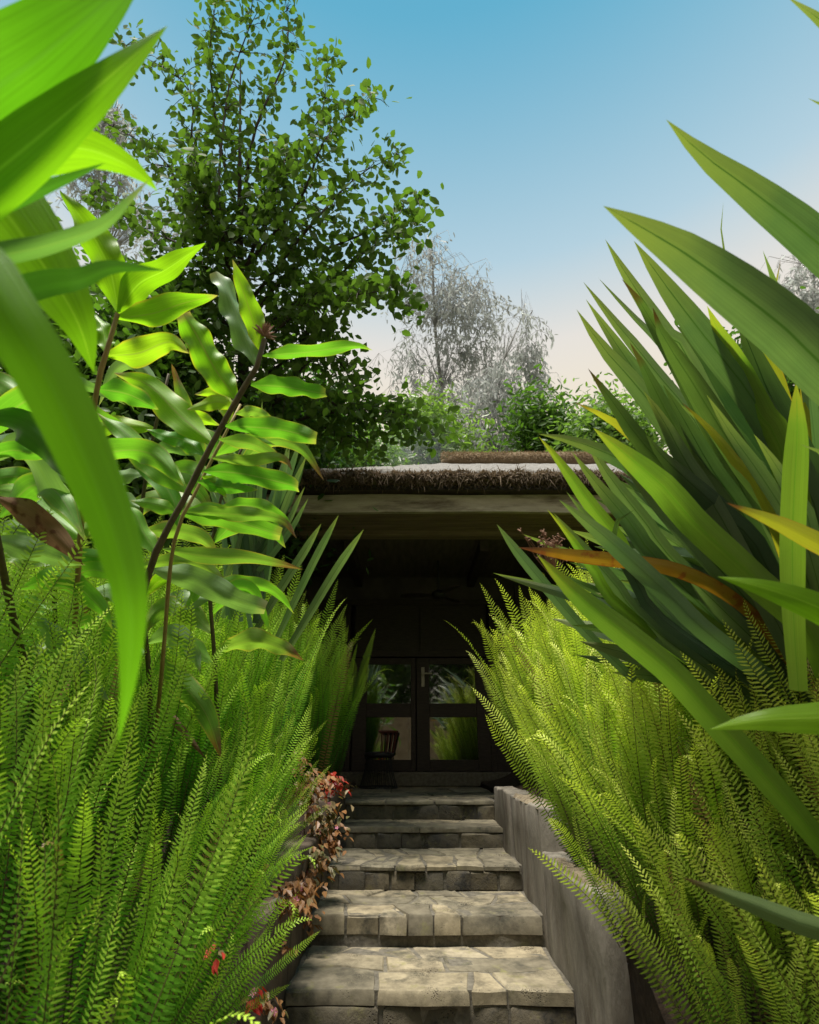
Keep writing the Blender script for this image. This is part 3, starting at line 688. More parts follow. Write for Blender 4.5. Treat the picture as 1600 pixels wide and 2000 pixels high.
for k in range(120):                                   # the crowded blades behind
    a = R(U(22, 118)); L_ = U(480, 900) * (1 if a > R(40) else .9)
    bx, by = 1640 + U(-60, 120), 1400 + U(-80, 120)
    tx, ty = bx - math.cos(R(90) - (a - R(40))) * L_ * .0 - math.sin(a * .62) * L_ * .78, by - math.cos(a * .62) * L_ * .85
    if tx < 1130 and ty < 1000: tx += 130
    if ty < 700 and tx < 1330: ty += 150
    mx, my = (tx + bx) / 2 + U(0, 50), (ty + by) / 2 - U(0, 60)
    fill.append(([(tx, ty), ((tx + mx) / 2 + 10, (ty + my) / 2 - 8), (mx, my)], U(26, 46), rnd.choice(['flax_dark', 'flax', 'flax', 'flax_dark', 'flax', 'flax_brown', 'flax_pale']), U(1.95, 2.6), U(2.15, 2.5), U(-.6, .6)))
blades(flax, fill, (1660, 1450, 2.4), n=14)
FB2 = (2250, 1500, 1.45)
flax2 = thing('flax_plant', 'nearer flax plant whose long broad blades slant up across the sky', 'plant', P(*FB2))
blades(flax2, [
 ([(1301, 233), (1370, 300), (1458, 365), (1600, 477), (1750, 620), (1950, 850)], 84, 'flax', 1.0, 1.3, .1),
 ([(1178, 402), (1260, 448), (1356, 507), (1519, 629), (1600, 707), (1760, 860), (1960, 1080)], 112, 'flax', .92, 1.3, .1),
 ([(1535, -8), (1580, 22), (1660, 90), (1800, 260), (2000, 640)], 60, 'flax', 1.0, 1.3, .1),
 ([(1578, 192), (1610, 206), (1680, 250), (1850, 420)], 40, 'flax', 1.1, 1.3, .1),
 ([(1419, 982), (1519, 1021), (1600, 1061), (1720, 1120), (1900, 1250)], 52, 'flax_yellow', 1.05, 1.3, .1),
 ([(1563, 868), (1600, 882), (1680, 950), (1800, 1080)], 30, 'flax_pale', 1.2, 1.35, .1),
 ([(1331, 1713), (1377, 1731), (1469, 1766), (1600, 1814), (1760, 1840)], 48, 'flax_brown', .85, 1.05, .1)], FB2, n=26)
blades(flax2, [([(1048, 1082), (1133, 1167), (1234, 1248), (1316, 1317), (1389, 1398), (1480, 1500), (1590, 1630), (1680, 1740)], 62, 'flax_bright', 1.35, 1.45, .1), ([(1555, 747), (1557, 841), (1552, 950), (1548, 1060), (1550, 1200), (1560, 1350)], 50, 'flax_bright', 1.3, 1.5, .0)], None)
# lime leaves reaching in at the right
GB2 = (1830, 1330, .95)
gr2 = thing('ginger_stalk', 'ginger stalk with lime leaves pointing in over the yellow-green ferns', 'plant', P(1830, 1900, .9))
sub('stem', (lambda m_: mesh('stem', m_.v, m_.f, M['ginger_stem_tan'], smooth=True))(MB().tube([P(1830, 1950, .92), P(1825, 1500, .92), P(1830, 1150, .95)], .008, 8)), gr2)
for pts, wpx in (([(1826, 1330, .93), (1700, 1240, .92), (1600, 1187, .92), (1498, 1150, .94), (1401, 1126, .98)], 66), ([(1826, 1500, .92), (1720, 1400, .9), (1600, 1402, .9), (1478, 1408, .92), (1385, 1425, .95)], 66)):
    sub('leaf', ribbon(pts, wpx, prof_ginger, M['near_lime'], roll=.2, fold=.2, wave=.05), gr2)

# flax behind the left ferns
FBL = (470, 1190, 3.1)
flax3 = thing('flax_plant', 'slim pale flax clump rising between ginger leaves and pavilion roof', 'plant', P(*FBL))
blades(flax3, [([(628, 1022), (590, 1085), (545, 1155), (495, 1240)], 19, 'flax', 3.0, 3.1, .2), ([(662, 1005), (622, 1080), (585, 1155), (540, 1250)], 17, 'flax', 3.0, 3.1, .2),
      ([(711, 1033), (662, 1105), (610, 1190), (550, 1290)], 19, 'flax', 2.9, 3.1, .2)], None, n=14)
L3 = [([(600, 888), (560, 980), (520, 1080)], 15, 'flax', 3.0, 3.1, .2)]
for k in range(34):
    tx = U(395, 605); ty = 760 + abs(tx - 500) * .9 + U(0, 140); L3.append(([(tx, ty), ((tx + 480) / 2 + U(-10, 20), (ty + 1150) / 2)], U(12, 22), rnd.choice(['flax_pale', 'flax_pale', 'flax', 'flax_dark']), U(2.9, 3.3), 3.1, U(-.5, .5)))
blades(flax3, L3, FBL, n=12)

# ------------------------------------------------------------------ ginger on the left
def stalk(name, label, stem_pts, r0, r1, mat, leaves, sheath=True):
    b = P(*stem_pts[0]); t = thing(name, label, 'plant', b)
    sp_ = spline(stem_pts, 18); mb = MB(); rr = []
    for i in range(18): rr.append((r0 + (r1 - r0) * i / 17) * (1 + .10 * (i % 3 == 0)))
    mb.tube([P(*q) for q in sp_], rr, 8); sub('stem', mesh('stem', mb.v, mb.f, M[mat], smooth=True), t)
    for (pts, wpx, kind, mt, roll) in leaves:
        D = np.interp(pts[0][1], [stem_pts[-1][1], stem_pts[0][1]], [stem_pts[-1][2], stem_pts[0][2]])
        dd = U(-.12, .10); n = len(pts)
        q = [(x, y, D + dd * i / (n - 1)) for i, (x, y) in enumerate(pts)]
        sub('leaf', ribbon(q, wpx, prof_blunt if kind == 'b' else prof_ginger, M[mt], roll=roll, fold=.3, wave=U(.2, .5), wfreq=U(1.6, 3.2), n=30, curl=U(-.5, .7), m=9), t)
    return t
A = 1.9
sA = stalk('ginger_stalk', 'leaning dark ginger stalk with two ranks of wavy brown-tipped leaves before the pavilion roof',
 [(180, 1600, 2.2), (245, 1330, 2.05), (295, 1105, A), (360, 975, A), (410, 875, A), (460, 785, A), (505, 710, A), (517, 662, A)], .014, .009, 'ginger_stem', [
 ([(513, 695), (600, 688), (690, 676), (728, 684)], 28, 'l', 'ginger', .5), ([(490, 752), (560, 756), (636, 770)], 36, 'b', 'ginger', .4),
 ([(460, 808), (500, 805), (542, 826)], 22, 'l', 'ginger_brown', .2), ([(440, 832), (540, 838), (618, 856)], 40, 'b', 'ginger', .3),
 ([(428, 858), (500, 870), (562, 908)], 28, 'l', 'ginger_brown', .3), ([(415, 895), (480, 900), (550, 894), (572, 920)], 24, 'l', 'ginger_brown', .3),
 ([(398, 920), (470, 925), (560, 945), (582, 952)], 42, 'b', 'ginger', .3), ([(385, 940), (430, 950), (505, 957)], 28, 'l', 'ginger', .2),
 ([(395, 930), (420, 945), (443, 972)], 22, 'l', 'ginger_yellow', .2), ([(350, 1002), (430, 1010), (548, 1045)], 46, 'b', 'ginger', .3),
 ([(352, 1000), (450, 1004), (545, 1014), (580, 1052)], 28, 'l', 'ginger_brown', .4), ([(318, 1072), (400, 1086), (500, 1092), (592, 1112)], 32, 'l', 'ginger_brown', .3),
 ([(295, 1112), (380, 1132), (450, 1168), (518, 1190)], 48, 'b', 'ginger_pale', .2),
 ([(502, 716), (472, 640), (446, 570), (424, 530)], 44, 'b', 'ginger_pale', .4), ([(512, 690), (492, 620), (472, 560), (454, 506)], 40, 'l', 'ginger_yellow', -.3),
 ([(465, 782), (420, 720), (382, 650), (358, 612)], 56, 'b', 'ginger_yellow', .2), ([(416, 866), (350, 810), (290, 752), (222, 728)], 58, 'l', 'ginger_yellow', .3),
 ([(366, 962), (300, 900), (250, 850), (190, 806)], 56, 'l', 'ginger', .3), ([(345, 1000), (300, 984), (255, 978)], 30, 'l', 'ginger', .2),
 ([(455, 800), (425, 785), (365, 800)], 30, 'l', 'ginger_yellow', .3), ([(400, 890), (360, 860), (320, 850), (285, 838)], 34, 'l', 'ginger', .3),
 ([(310, 1085), (280, 1040), (262, 1000), (230, 985)], 34, 'l', 'ginger', .3)])
mb = MB()
for k in range(60):
    c = P(516, 655, A); d = Vector((U(-1, 1), U(-1, 1), U(.0, 1.6))).normalized(); mb.tube([c, c + d * .02, c + d * U(.03, .05)], [.003, .004, .001], 4)
sub('spent_flower', mesh('spent_flower', mb.v, mb.f, M['seed']), sA)
stalk('ginger_stalk', 'upright tan ginger stalk with lime leaves before the leafy tree',
 [(130, 1600, 2.3), (145, 1250, 2.1), (165, 950, 1.8), (190, 755, 1.6), (200, 715, 1.6), (215, 665, 1.6), (230, 612, 1.6)], .012, .007, 'ginger_stem_tan', [
 ([(228, 622), (300, 612), (360, 592), (426, 577)], 50, 'l', 'ginger_yellow', .3), ([(230, 612), (270, 556), (325, 526), (402, 474)], 52, 'l', 'near_lime', .2),
 ([(232, 610), (212, 520), (165, 435), (116, 372)], 66, 'l', 'near_lime', -.2), ([(205, 695), (270, 690), (330, 668), (370, 690)], 54, 'l', 'ginger_yellow', .2),
 ([(208, 690), (200, 640), (178, 610)], 36, 'l', 'near_lime', .2), ([(190, 760), (250, 770), (310, 800)], 44, 'l', 'ginger', .3),
 ([(180, 830), (120, 800), (60, 720)], 60, 'l', 'ginger', .3), ([(172, 900), (240, 880), (300, 890), (360, 950)], 50, 'l', 'ginger', .3),
 ([(165, 960), (110, 880), (60, 850), (20, 850)], 60, 'l', 'ginger_pale', .3), ([(160, 1050), (90, 1000), (30, 960), (-30, 960)], 56, 'l', 'ginger', .3)])
stalk('ginger_stalk', 'ginger stalk with arching pale leaves and one withered brown leaf above the ferns',
 [(100, 1600, 2.5), (60, 1350, 2.2), (20, 1180, 1.8), (-20, 980, 1.5), (-60, 760, 1.5)], .013, .009, 'ginger_stem', [
 ([(-20, 905), (45, 872), (110, 970), (172, 1062)], 50, 'l', 'ginger_pale', .5), ([(-5, 972), (50, 1000), (110, 1050), (163, 1104)], 50, 'l', 'dead', .2),
 ([(-20, 1050), (60, 1075), (130, 1096), (168, 1104)], 44, 'l', 'ginger_pale', .3), ([(-40, 900), (20, 880), (80, 884), (118, 850)], 36, 'l', 'ginger', .3),
 ([(0, 1010), (60, 950), (110, 960), (160, 1040)], 50, 'l', 'ginger', -.3), ([(40, 1150), (120, 1130), (190, 1180), (220, 1230)], 46, 'l', 'ginger', .2),
 ([(-30, 860), (40, 790), (100, 770), (180, 775)], 60, 'l', 'ginger', .3), ([(-40, 820), (40, 830), (120, 900), (190, 960)], 60, 'l', 'near_dark', .3),
 ([(70, 1200), (160, 1310), (215, 1375)], 44, 'l', 'ginger_pale', .2)])
stalk('ginger_stalk', 'thin tan ginger stem with drooping brown-tipped leaves sunk into the ferns',
 [(290, 1600, 2.4), (318, 1290, 2.1), (340, 1060, 1.95), (388, 950, 2.0), (470, 790, 2.1)], .009, .005, 'ginger_stem_tan', [
 ([(312, 1280), (340, 1320), (400, 1390), (433, 1482)], 46, 'l', 'ginger_brown', .1), ([(322, 1382), (360, 1430), (402, 1482)], 14, 'l', 'dead', .1),
 ([(350, 1030), (330, 960), (250, 870), (235, 850)], 40, 'l', 'ginger', .3), ([(400, 930), (380, 850), (345, 740), (335, 710)], 30, 'l', 'ginger_brown', .3),
 ([(420, 890), (480, 860), (540, 870)], 26, 'l', 'ginger', .2), ([(450, 830), (430, 770), (380, 770)], 30, 'l', 'ginger_yellow', .2), ([(330, 1110), (380, 1150), (360, 1190)], 30, 'l', 'ginger', .2)])
def auto_stalk(label, path, n, seed, D_, mats):
    r = random.Random(seed); q = spline(path, 40); L = []
    for k in range(n):
        i = 14 + int(25 * k / n); x, y, d = q[i]; sgn = 1 if k % 2 else -1; ln = r.uniform(120, 210); dx = sgn * ln * r.uniform(.75, 1.0)
        rise = r.uniform(-70, 30); L.append(([(x, y), (x + dx * .4, y + rise * .7 - 14), (x + dx * .75, y + rise * .75), (x + dx, y + rise * .4 + r.uniform(10, 60))], r.uniform(26, 44), 'l', r.choice(mats), r.uniform(.1, .6)))
    return stalk('ginger_stalk', label, path, .012, .006, 'ginger_stem', L)
auto_stalk('ginger shoot crowded with narrow leaves behind the upright tan stalk', [(115, 1600, 2.2), (110, 1300, 2.2), (100, 1050, 2.2), (80, 880, 2.2), (40, 700, 2.2)], 14, 1, 2.2, ['ginger', 'ginger_pale', 'ginger', 'ginger_brown'])
auto_stalk('ginger shoot with narrow leaves between the dark and tan stalks', [(300, 1600, 2.3), (290, 1300, 2.3), (270, 1100, 2.3), (290, 900, 2.3), (330, 730, 2.3)], 15, 2, 2.3, ['ginger', 'ginger_yellow', 'ginger_pale', 'ginger_brown'])
auto_stalk('ginger shoot with narrow leaves beside the slim pale flax', [(430, 1550, 2.6), (420, 1300, 2.6), (410, 1130, 2.6), (430, 980, 2.6), (480, 860, 2.6)], 13, 3, 2.6, ['ginger', 'ginger_pale', 'ginger_brown'])
# the leaves right by the lens
nl = thing('ginger_stalk', 'close ginger stalk of huge out-of-focus lime leaves against the sky', 'plant', P(-420, 1300, .62))
mb = MB().tube([P(-420, 1900, .60), P(-420, 1300, .62), P(-330, 700, .62), P(-230, 200, .62)], [.014, .013, .012, .008], 8); sub('stem', mesh('stem', mb.v, mb.f, M['ginger_stem_tan'], smooth=True), nl)
for pts, wpx, mt, roll, pf in [
 ([(-260, 420, .60), (-60, 215, .58), (80, 110, .58), (200, 10, .6), (300, -80, .64)], 180, 'near_mid', .25, prof_ginger),
 ([(-300, 560, .62), (-20, 345, .60), (125, 225, .60), (225, 140, .62), (328, 50, .66)], 118, 'near_lime', -.2, prof_ginger),
 ([(-260, 330, .72), (-60, 310, .72), (60, 296, .72), (160, 290, .72), (240, 318, .74), (286, 350, .75), (308, 374, .76)], 104, 'near_lime', .2, prof_ginger),
 ([(-240, 200, .78), (-90, 280, .78), (0, 400, .78), (80, 510, .78), (150, 625, .78), (184, 728, .8)], 160, 'near_lime', .1, prof_ginger),
 ([(-280, 520, .66), (-20, 410, .64), (100, 362, .64), (206, 318, .66)], 40, 'near_dark', .3, prof_ginger),
 ([(-280, 560, .66), (0, 500, .64), (100, 478, .64), (200, 440, .65), (252, 392, .66), (292, 350, .68)], 44, 'ginger_pale', .5, prof_ginger),
 ([(-280, 680, .66), (50, 566, .66), (150, 546, .66), (220, 522, .68), (322, 528, .72)], 58, 'near_dark', .2, prof_ginger),
 ([(-330, 350, .52), (-180, 400, .46), (-60, 500, .43), (10, 605, .42), (90, 735, .42), (160, 880, .42), (222, 1035, .42), (255, 1180, .42), (250, 1330, .43), (230, 1455, .45)], 114, 'near', .1, prof_ginger)]:
    sub('leaf', ribbon(pts, wpx, pf, M[mt], roll=roll, fold=.16, wave=.04, wfreq=1.3, n=36, m=9, cup=.08), nl)

# ------------------------------------------------------------------ ferns
def frond_mesh(mat, length, bend, side, hook, seed, half=.030, spacing=.0148):
    r = random.Random(seed); n = int(length / spacing); v = []; f = []; uv = []
    p = Vector((0, 0, 0)); pts = []; tg = []
    for i in range(n + 1):
        t = i / n; a = bend * t ** 1.5 + hook * max(0, (t - .82) / .18) ** 2; b = side * t
        d = Vector((math.sin(a), math.sin(b), math.cos(a) * math.cos(b))).normalized(); pts.append(p.copy()); tg.append(d); p = p + d * spacing
    for i in range(0, n + 1, 3):                     # stalk
        w_ = .0028 * (1 - .75 * i / n)
        for q in ((0, w_), (-w_, -w_ * .5), (w_ * .6, -w_)): v.append(pts[i] + Vector((q[1], q[0], 0))); uv.append((i / n * .5, .5))
    m = len(v) // 3
    for i in range(m - 1):
        for k in range(3): a = i * 3 + k; b = i * 3 + (k + 1) % 3; f.append((a, b, b + 3, a + 3))
    smi = len(f)
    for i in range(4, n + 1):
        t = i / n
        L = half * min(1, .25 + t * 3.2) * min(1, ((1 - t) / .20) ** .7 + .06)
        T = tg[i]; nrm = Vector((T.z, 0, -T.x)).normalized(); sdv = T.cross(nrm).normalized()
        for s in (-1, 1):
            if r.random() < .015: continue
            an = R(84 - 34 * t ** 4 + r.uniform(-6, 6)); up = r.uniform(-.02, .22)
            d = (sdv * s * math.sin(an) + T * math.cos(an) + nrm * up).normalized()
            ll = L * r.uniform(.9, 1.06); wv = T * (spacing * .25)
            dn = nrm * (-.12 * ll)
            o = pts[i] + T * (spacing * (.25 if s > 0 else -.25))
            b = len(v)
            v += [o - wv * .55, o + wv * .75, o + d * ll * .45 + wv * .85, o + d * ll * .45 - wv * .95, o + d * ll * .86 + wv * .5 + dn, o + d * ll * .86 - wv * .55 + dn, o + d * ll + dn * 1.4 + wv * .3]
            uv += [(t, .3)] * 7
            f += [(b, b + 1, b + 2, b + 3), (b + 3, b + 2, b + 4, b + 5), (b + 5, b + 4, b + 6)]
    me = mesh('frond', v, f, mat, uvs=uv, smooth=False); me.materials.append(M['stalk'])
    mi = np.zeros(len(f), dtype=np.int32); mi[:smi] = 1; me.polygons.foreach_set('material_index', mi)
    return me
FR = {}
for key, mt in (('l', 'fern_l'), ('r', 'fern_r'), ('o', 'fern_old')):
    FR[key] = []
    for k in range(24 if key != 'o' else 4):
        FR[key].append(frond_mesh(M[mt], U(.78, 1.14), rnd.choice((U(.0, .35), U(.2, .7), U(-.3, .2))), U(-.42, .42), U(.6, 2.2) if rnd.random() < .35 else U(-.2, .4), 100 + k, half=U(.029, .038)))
def fern(x, y, key, nf, lean, label, group, size=1.0, spread=.5):
    t = thing('fern', label, 'fern', (x, y, bed_z(x, y) - .01), group)
    for k in range(nf):
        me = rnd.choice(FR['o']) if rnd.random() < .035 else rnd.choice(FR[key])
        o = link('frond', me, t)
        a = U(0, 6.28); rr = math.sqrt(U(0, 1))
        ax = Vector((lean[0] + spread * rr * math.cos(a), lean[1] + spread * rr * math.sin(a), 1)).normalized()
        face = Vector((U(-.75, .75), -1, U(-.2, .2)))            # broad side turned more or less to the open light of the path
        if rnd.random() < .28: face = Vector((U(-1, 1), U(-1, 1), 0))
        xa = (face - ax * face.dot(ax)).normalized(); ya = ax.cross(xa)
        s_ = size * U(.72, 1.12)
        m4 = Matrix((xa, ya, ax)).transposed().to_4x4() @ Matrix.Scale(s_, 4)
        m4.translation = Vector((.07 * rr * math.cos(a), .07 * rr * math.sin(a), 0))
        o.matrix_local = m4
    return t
SIDE = {'l': ('green sword fern', ['under the huge blurred ginger leaf', 'below the withered ginger leaf', 'around the leaning dark ginger stalk', 'beside the slim pale flax', 'next to the porch'], 'the creeper wall'),
        'r': ('yellow-green sword fern', ['below the lime ginger leaves', 'in front of the big flax clump', 'below the orange flax blade', 'beside the dry seed head', 'next to the porch'], 'the bare plaster wall')}
def fern_label(key, edge_, yy):
    kind, zones, wall_ = SIDE[key]; z = 0 if yy < 1.7 else 1 if yy < 2.5 else 2 if yy < 3.4 else 3 if yy < 4.5 else 4
    steps_ = ['', '', 'near the lowest steps', 'near the middle steps', 'near the top step'][z]
    if edge_ and z >= 2: return kind + ' leaning over ' + wall_ + ' ' + steps_, kind + 's over ' + wall_
    return 'upright ' + kind + ' growing ' + zones[z], kind + 's on the bank'
def scatter(sx, key):
    x_in = (XR if sx > 0 else XL) + sx * .17
    y = 1.0; pts = []
    tries = 0
    while tries < 6000 and len(pts) < 146:
        tries += 1
        yy = .85 + 4.75 * rnd.random() ** .85; a = 1.75 * rnd.random() ** 1.3; xx = x_in + sx * a
        D = yy * .9225 - (E - bed_z(xx, yy) - .5) * .386
        if D < .62: continue
        if yy < 2.4 and a < (.06 + (2.4 - yy) * .10 if sx > 0 else .02): continue
        px = 800 + xx / D * F
        if px < -170 or px > 1770: continue
        if yy < 1.35 and a < .25: continue
        if sx < 0 and 2.9 < yy < 4.5 and a < .17: continue
        if yy > 5.25: continue
        if sx > 0 and yy > 3.2 and a < .10: continue
        if any((xx - p) ** 2 + (yy - q) ** 2 < (.148) ** 2 for p, q in pts): continue
        pts.append((xx, yy))
    for (xx, yy) in pts:
        a = abs(xx - x_in); edge_ = a < .28
        low = sx < 0 and 1.9 < yy < 3.1 and a < .3
        lx = .5 if low else -sx * ((.03 if yy > 3.9 and sx > 0 else .07 if yy > 3.9 else .05 if yy > 3.2 and sx > 0 else .12 if yy > 3.2 else .18 if sx > 0 else .15) if edge_ else .07 if yy > 3.6 else .12) * (1 if yy > 1.6 else .5)
        lab = fern_label(key, edge_, yy)
        near = yy < 2.2
        fern(xx, yy, key, 15 if edge_ else 13, (lx, -.06 if edge_ else -.02), lab[0], lab[1], size=(.70 if low else .98 if near and sx < 0 else .86 if near else .98) + .30 * sstep(3.0, 4.2, yy), spread=(.25 if yy > 3.3 else .34) if edge_ else .22)
    return pts
for (fx_, fy_, fs_) in ((.80, 2.38, .62), (.90, 2.12, .66), (1.02, 1.86, .66), (.86, 2.24, .5), (1.0, 2.3, .8), (1.12, 1.62, .6), (.95, 2.0, .55), (.84, 2.16, .5), (.92, 1.9, .52), (1.02, 2.12, .7), (1.12, 1.9, .75)):
    fern(fx_, fy_, 'r', 8, (-.05, -.05), 'low sword fern in front of the bare end of the plaster wall', 'ferns before the wall end', size=fs_, spread=.45)
for (fx_, fy_, fs_, fl_) in ((-.66, 2.42, .5, .5), (-.70, 2.22, .58, .55), (-.74, 2.02, .6, .5), (-.68, 2.6, .5, .6), (-.80, 1.85, .62, .4), (-.72, 2.80, .5, .6), (-.70, 2.12, .42, .75)):
    fern(fx_, fy_, 'l', 10, (fl_, -.12), 'low green sword fern spilling past the dark end of the creeper wall', 'ferns past the creeper wall end', size=fs_, spread=.42)
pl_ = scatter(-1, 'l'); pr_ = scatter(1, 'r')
print('FERNS', len(pl_), len(pr_))

# ------------------------------------------------------------------ copper creeper on the left wall
def small_leaf(mat, L=.045, W=.026):
    v = [(0, 0, 0), (L * .35, W * .5, .004), (L * .75, W * .34, .0), (L, 0, -.006), (L * .75, -W * .34, 0), (L * .35, -W * .5, .004), (L * .4, 0, -.003)]
    f = [(0, 6, 1), (1, 6, 2), (2, 6, 3), (3, 6, 4), (4, 6, 5), (5, 6, 0)]
    return mesh('leaf', v, f, mat, uvs=[(x / L, .5 + y / W) for x, y, z in v])
SL = [small_leaf(M['copper']), small_leaf(M['olive_copper']), small_leaf(M['red'], .055, .026), small_leaf(M['copper'], .036, .022)]
pet = []
for k in range(5):
    pass
def flower_mesh():
    mb = MB()
    for k in range(5):
        a = 2 * math.pi * k / 5; b = len(mb.v); c, s = math.cos(a), math.sin(a)
        mb.v += [(0, 0, 0), (.008 * c - .004 * s, .008 * s + .004 * c, .004), (.014 * c, .014 * s, .003), (.008 * c + .004 * s, .008 * s - .004 * c, .004)]; mb.f.append((b, b + 1, b + 2, b + 3))
    return mesh('flower', mb.v, mb.f, M['pink'])
FLM = flower_mesh()
def creeper(label, blobs, nfl):
    t = None
    for (x, y, rx, ry, n, kind) in blobs:
        D = .50 * F / max(60, (800 - x))
        c = P(x, y, D)
        if t is None: t = thing('creeper', label, 'plant', c, 'copper-leaved creeper on the wall')
        mb = MB()
        for k in range(int(n * 2.0)):
            u, w_ = rnd.gauss(0, .5), rnd.gauss(0, .5)
            p = P(x + u * rx, y + w_ * ry, D + U(-.05, .03)) 
            o = link('leaf', SL[kind if rnd.random() < .75 else rnd.choice((0, 1, 3))], t)
            tilt = Matrix.Rotation(U(-2.4, .2) , 4, 'Z') @ Matrix.Rotation(U(.1, .9), 4, 'Y') @ Matrix.Rotation(U(-.6, .6), 4, 'X') @ Matrix.Scale(U(.75, 1.25) * min(1, D / 2.9), 4)
            tilt.translation = p - t.location; o.matrix_local = tilt
        for k in range(max(2, n // 9)):
            p = P(x + rnd.gauss(0, .4) * rx, y + rnd.gauss(0, .5) * ry, D - .02); mb.tube([P(x, y - ry * .3, D + .05), p.lerp(c, .5) + Vector((0, 0, .02)), p], [.002, .0018, .0012], 4)
        sub('stem', mesh('stem', mb.v, mb.f, M['bark']), t)
    for k in range(nfl):
        b = blobs[k % len(blobs)]; D = .50 * F / max(60, (800 - b[0]))
        o = link('flower', FLM, t); m4 = Matrix.Rotation(U(.6, 1.8), 4, 'X'); m4.translation = P(b[0] + U(-.4, .7) * b[2], b[1] + U(-.6, .6) * b[3], D - .05) - t.location; o.matrix_local = m4
creeper('scarlet-leaved creeper sprig at the head of the steps under the ferns', [(648, 1530, 30, 22, 26, 2), (622, 1520, 40, 30, 22, 0), (672, 1532, 26, 16, 14, 0)], 1)
creeper('brown olive creeper spilling down the wall beside the middle steps', [(628, 1590, 44, 44, 52, 1), (632, 1640, 40, 44, 60, 0), (612, 1690, 40, 44, 52, 1), (600, 1560, 30, 40, 26, 0)], 7)
creeper('orange copper creeper tuft capping the dark wall end', [(572, 1742, 52, 34, 60, 0), (595, 1720, 44, 40, 36, 0), (604, 1790, 18, 34, 10, 0), (560, 1762, 40, 22, 26, 0)], 6)
creeper('few red and tan creeper leaves low on the wall foot', [(528, 1968, 26, 24, 14, 0), (497, 1945, 16, 18, 9, 2), (555, 1850, 18, 8, 5, 0)], 2)
creeper('small red-leaved creeper sprig among the lower ferns', [(420, 1860, 26, 24, 6, 2)], 0)
creeper('dull tan creeper leaves high in the fern edge', [(590, 1490, 16, 30, 10, 3), (607, 1520, 16, 20, 8, 3)], 0)
# dry seed head by the flax
sh = thing('seed_head', 'dry brown branching seed head beside the orange flax blade', 'seed head', P(1085, 1150, 1.75))
mb = MB()
for k in range(46):
    c = P(1080, 1130, 1.75); e = P(1068 + rnd.gauss(0, 18), 1058 + rnd.gauss(0, 15), 1.72 + U(-.05, .05)); mid = c.lerp(e, .6) + Vector((U(-.01, .01), 0, 0)); mb.tube([c, mid, e], [.0012, .001, .0008], 3)
    for q in range(3): ee = e + Vector((U(-.012, .012), U(-.012, .012), U(-.01, .012))); mb.tube([e, ee], [.0015, .0022], 4)
sub('sprays', mesh('sprays', mb.v, mb.f, M['seed']), sh)

# ------------------------------------------------------------------ trees
def leaves_np(pos, size, aspect, droop, mat, name, rng, fold=.25):
    """pos (n,3): pointed oval leaves of 6 verts, random headings"""
    n = len(pos); pos = np.asarray(pos); sz = size * rng.uniform(.65, 1.25, n) if np.isscalar(size) else np.asarray(size) * rng.uniform(.7, 1.25, n)
    d = rng.normal(size=(n, 3)); d[:, 2] = d[:, 2] * .6 - droop; d /= np.linalg.norm(d, axis=1)[:, None]
    r = rng.normal(size=(n, 3)); s = np.cross(d, r); s /= np.linalg.norm(s, axis=1)[:, None] + 1e-9; nr = np.cross(s, d)
    tmpl = [(0, 0, 0), (.3, .5, fold), (.7, .42, fold), (1, 0, 0), (.7, -.42, fold), (.3, -.5, fold)]
    V = np.zeros((n, 6, 3)); UVs = np.zeros((n, 6, 2))
    for k, (a, b, c) in enumerate(tmpl):
        V[:, k] = pos + d * (sz * a)[:, None] + s * (sz * aspect * b)[:, None] + nr * (sz * aspect * c * abs(b))[:, None]
        UVs[:, k] = (a, b + .5)
    fcs = np.array([[0, 1, 2, 3], [0, 3, 4, 5]])[None] + (np.arange(n) * 6)[:, None, None]
    fcs = fcs.reshape(-1, 4)
    me = bpy.data.meshes.new(name); me.vertices.add(n * 6); me.vertices.foreach_set('co', V.ravel())
    me.loops.add(len(fcs) * 4); me.loops.foreach_set('vertex_index', fcs.ravel().astype(np.int32))
    me.polygons.add(len(fcs)); me.polygons.foreach_set('loop_start', np.arange(0, len(fcs) * 4, 4, dtype=np.int32))
    l = me.uv_layers.new(name='UVMap'); l.data.foreach_set('uv', UVs.reshape(-1, 2)[fcs.ravel()].astype(np.float32).ravel())
    me.materials.append(mat); me.update(calc_edges=True); me.validate(); return me
rng = np.random.default_rng(5)

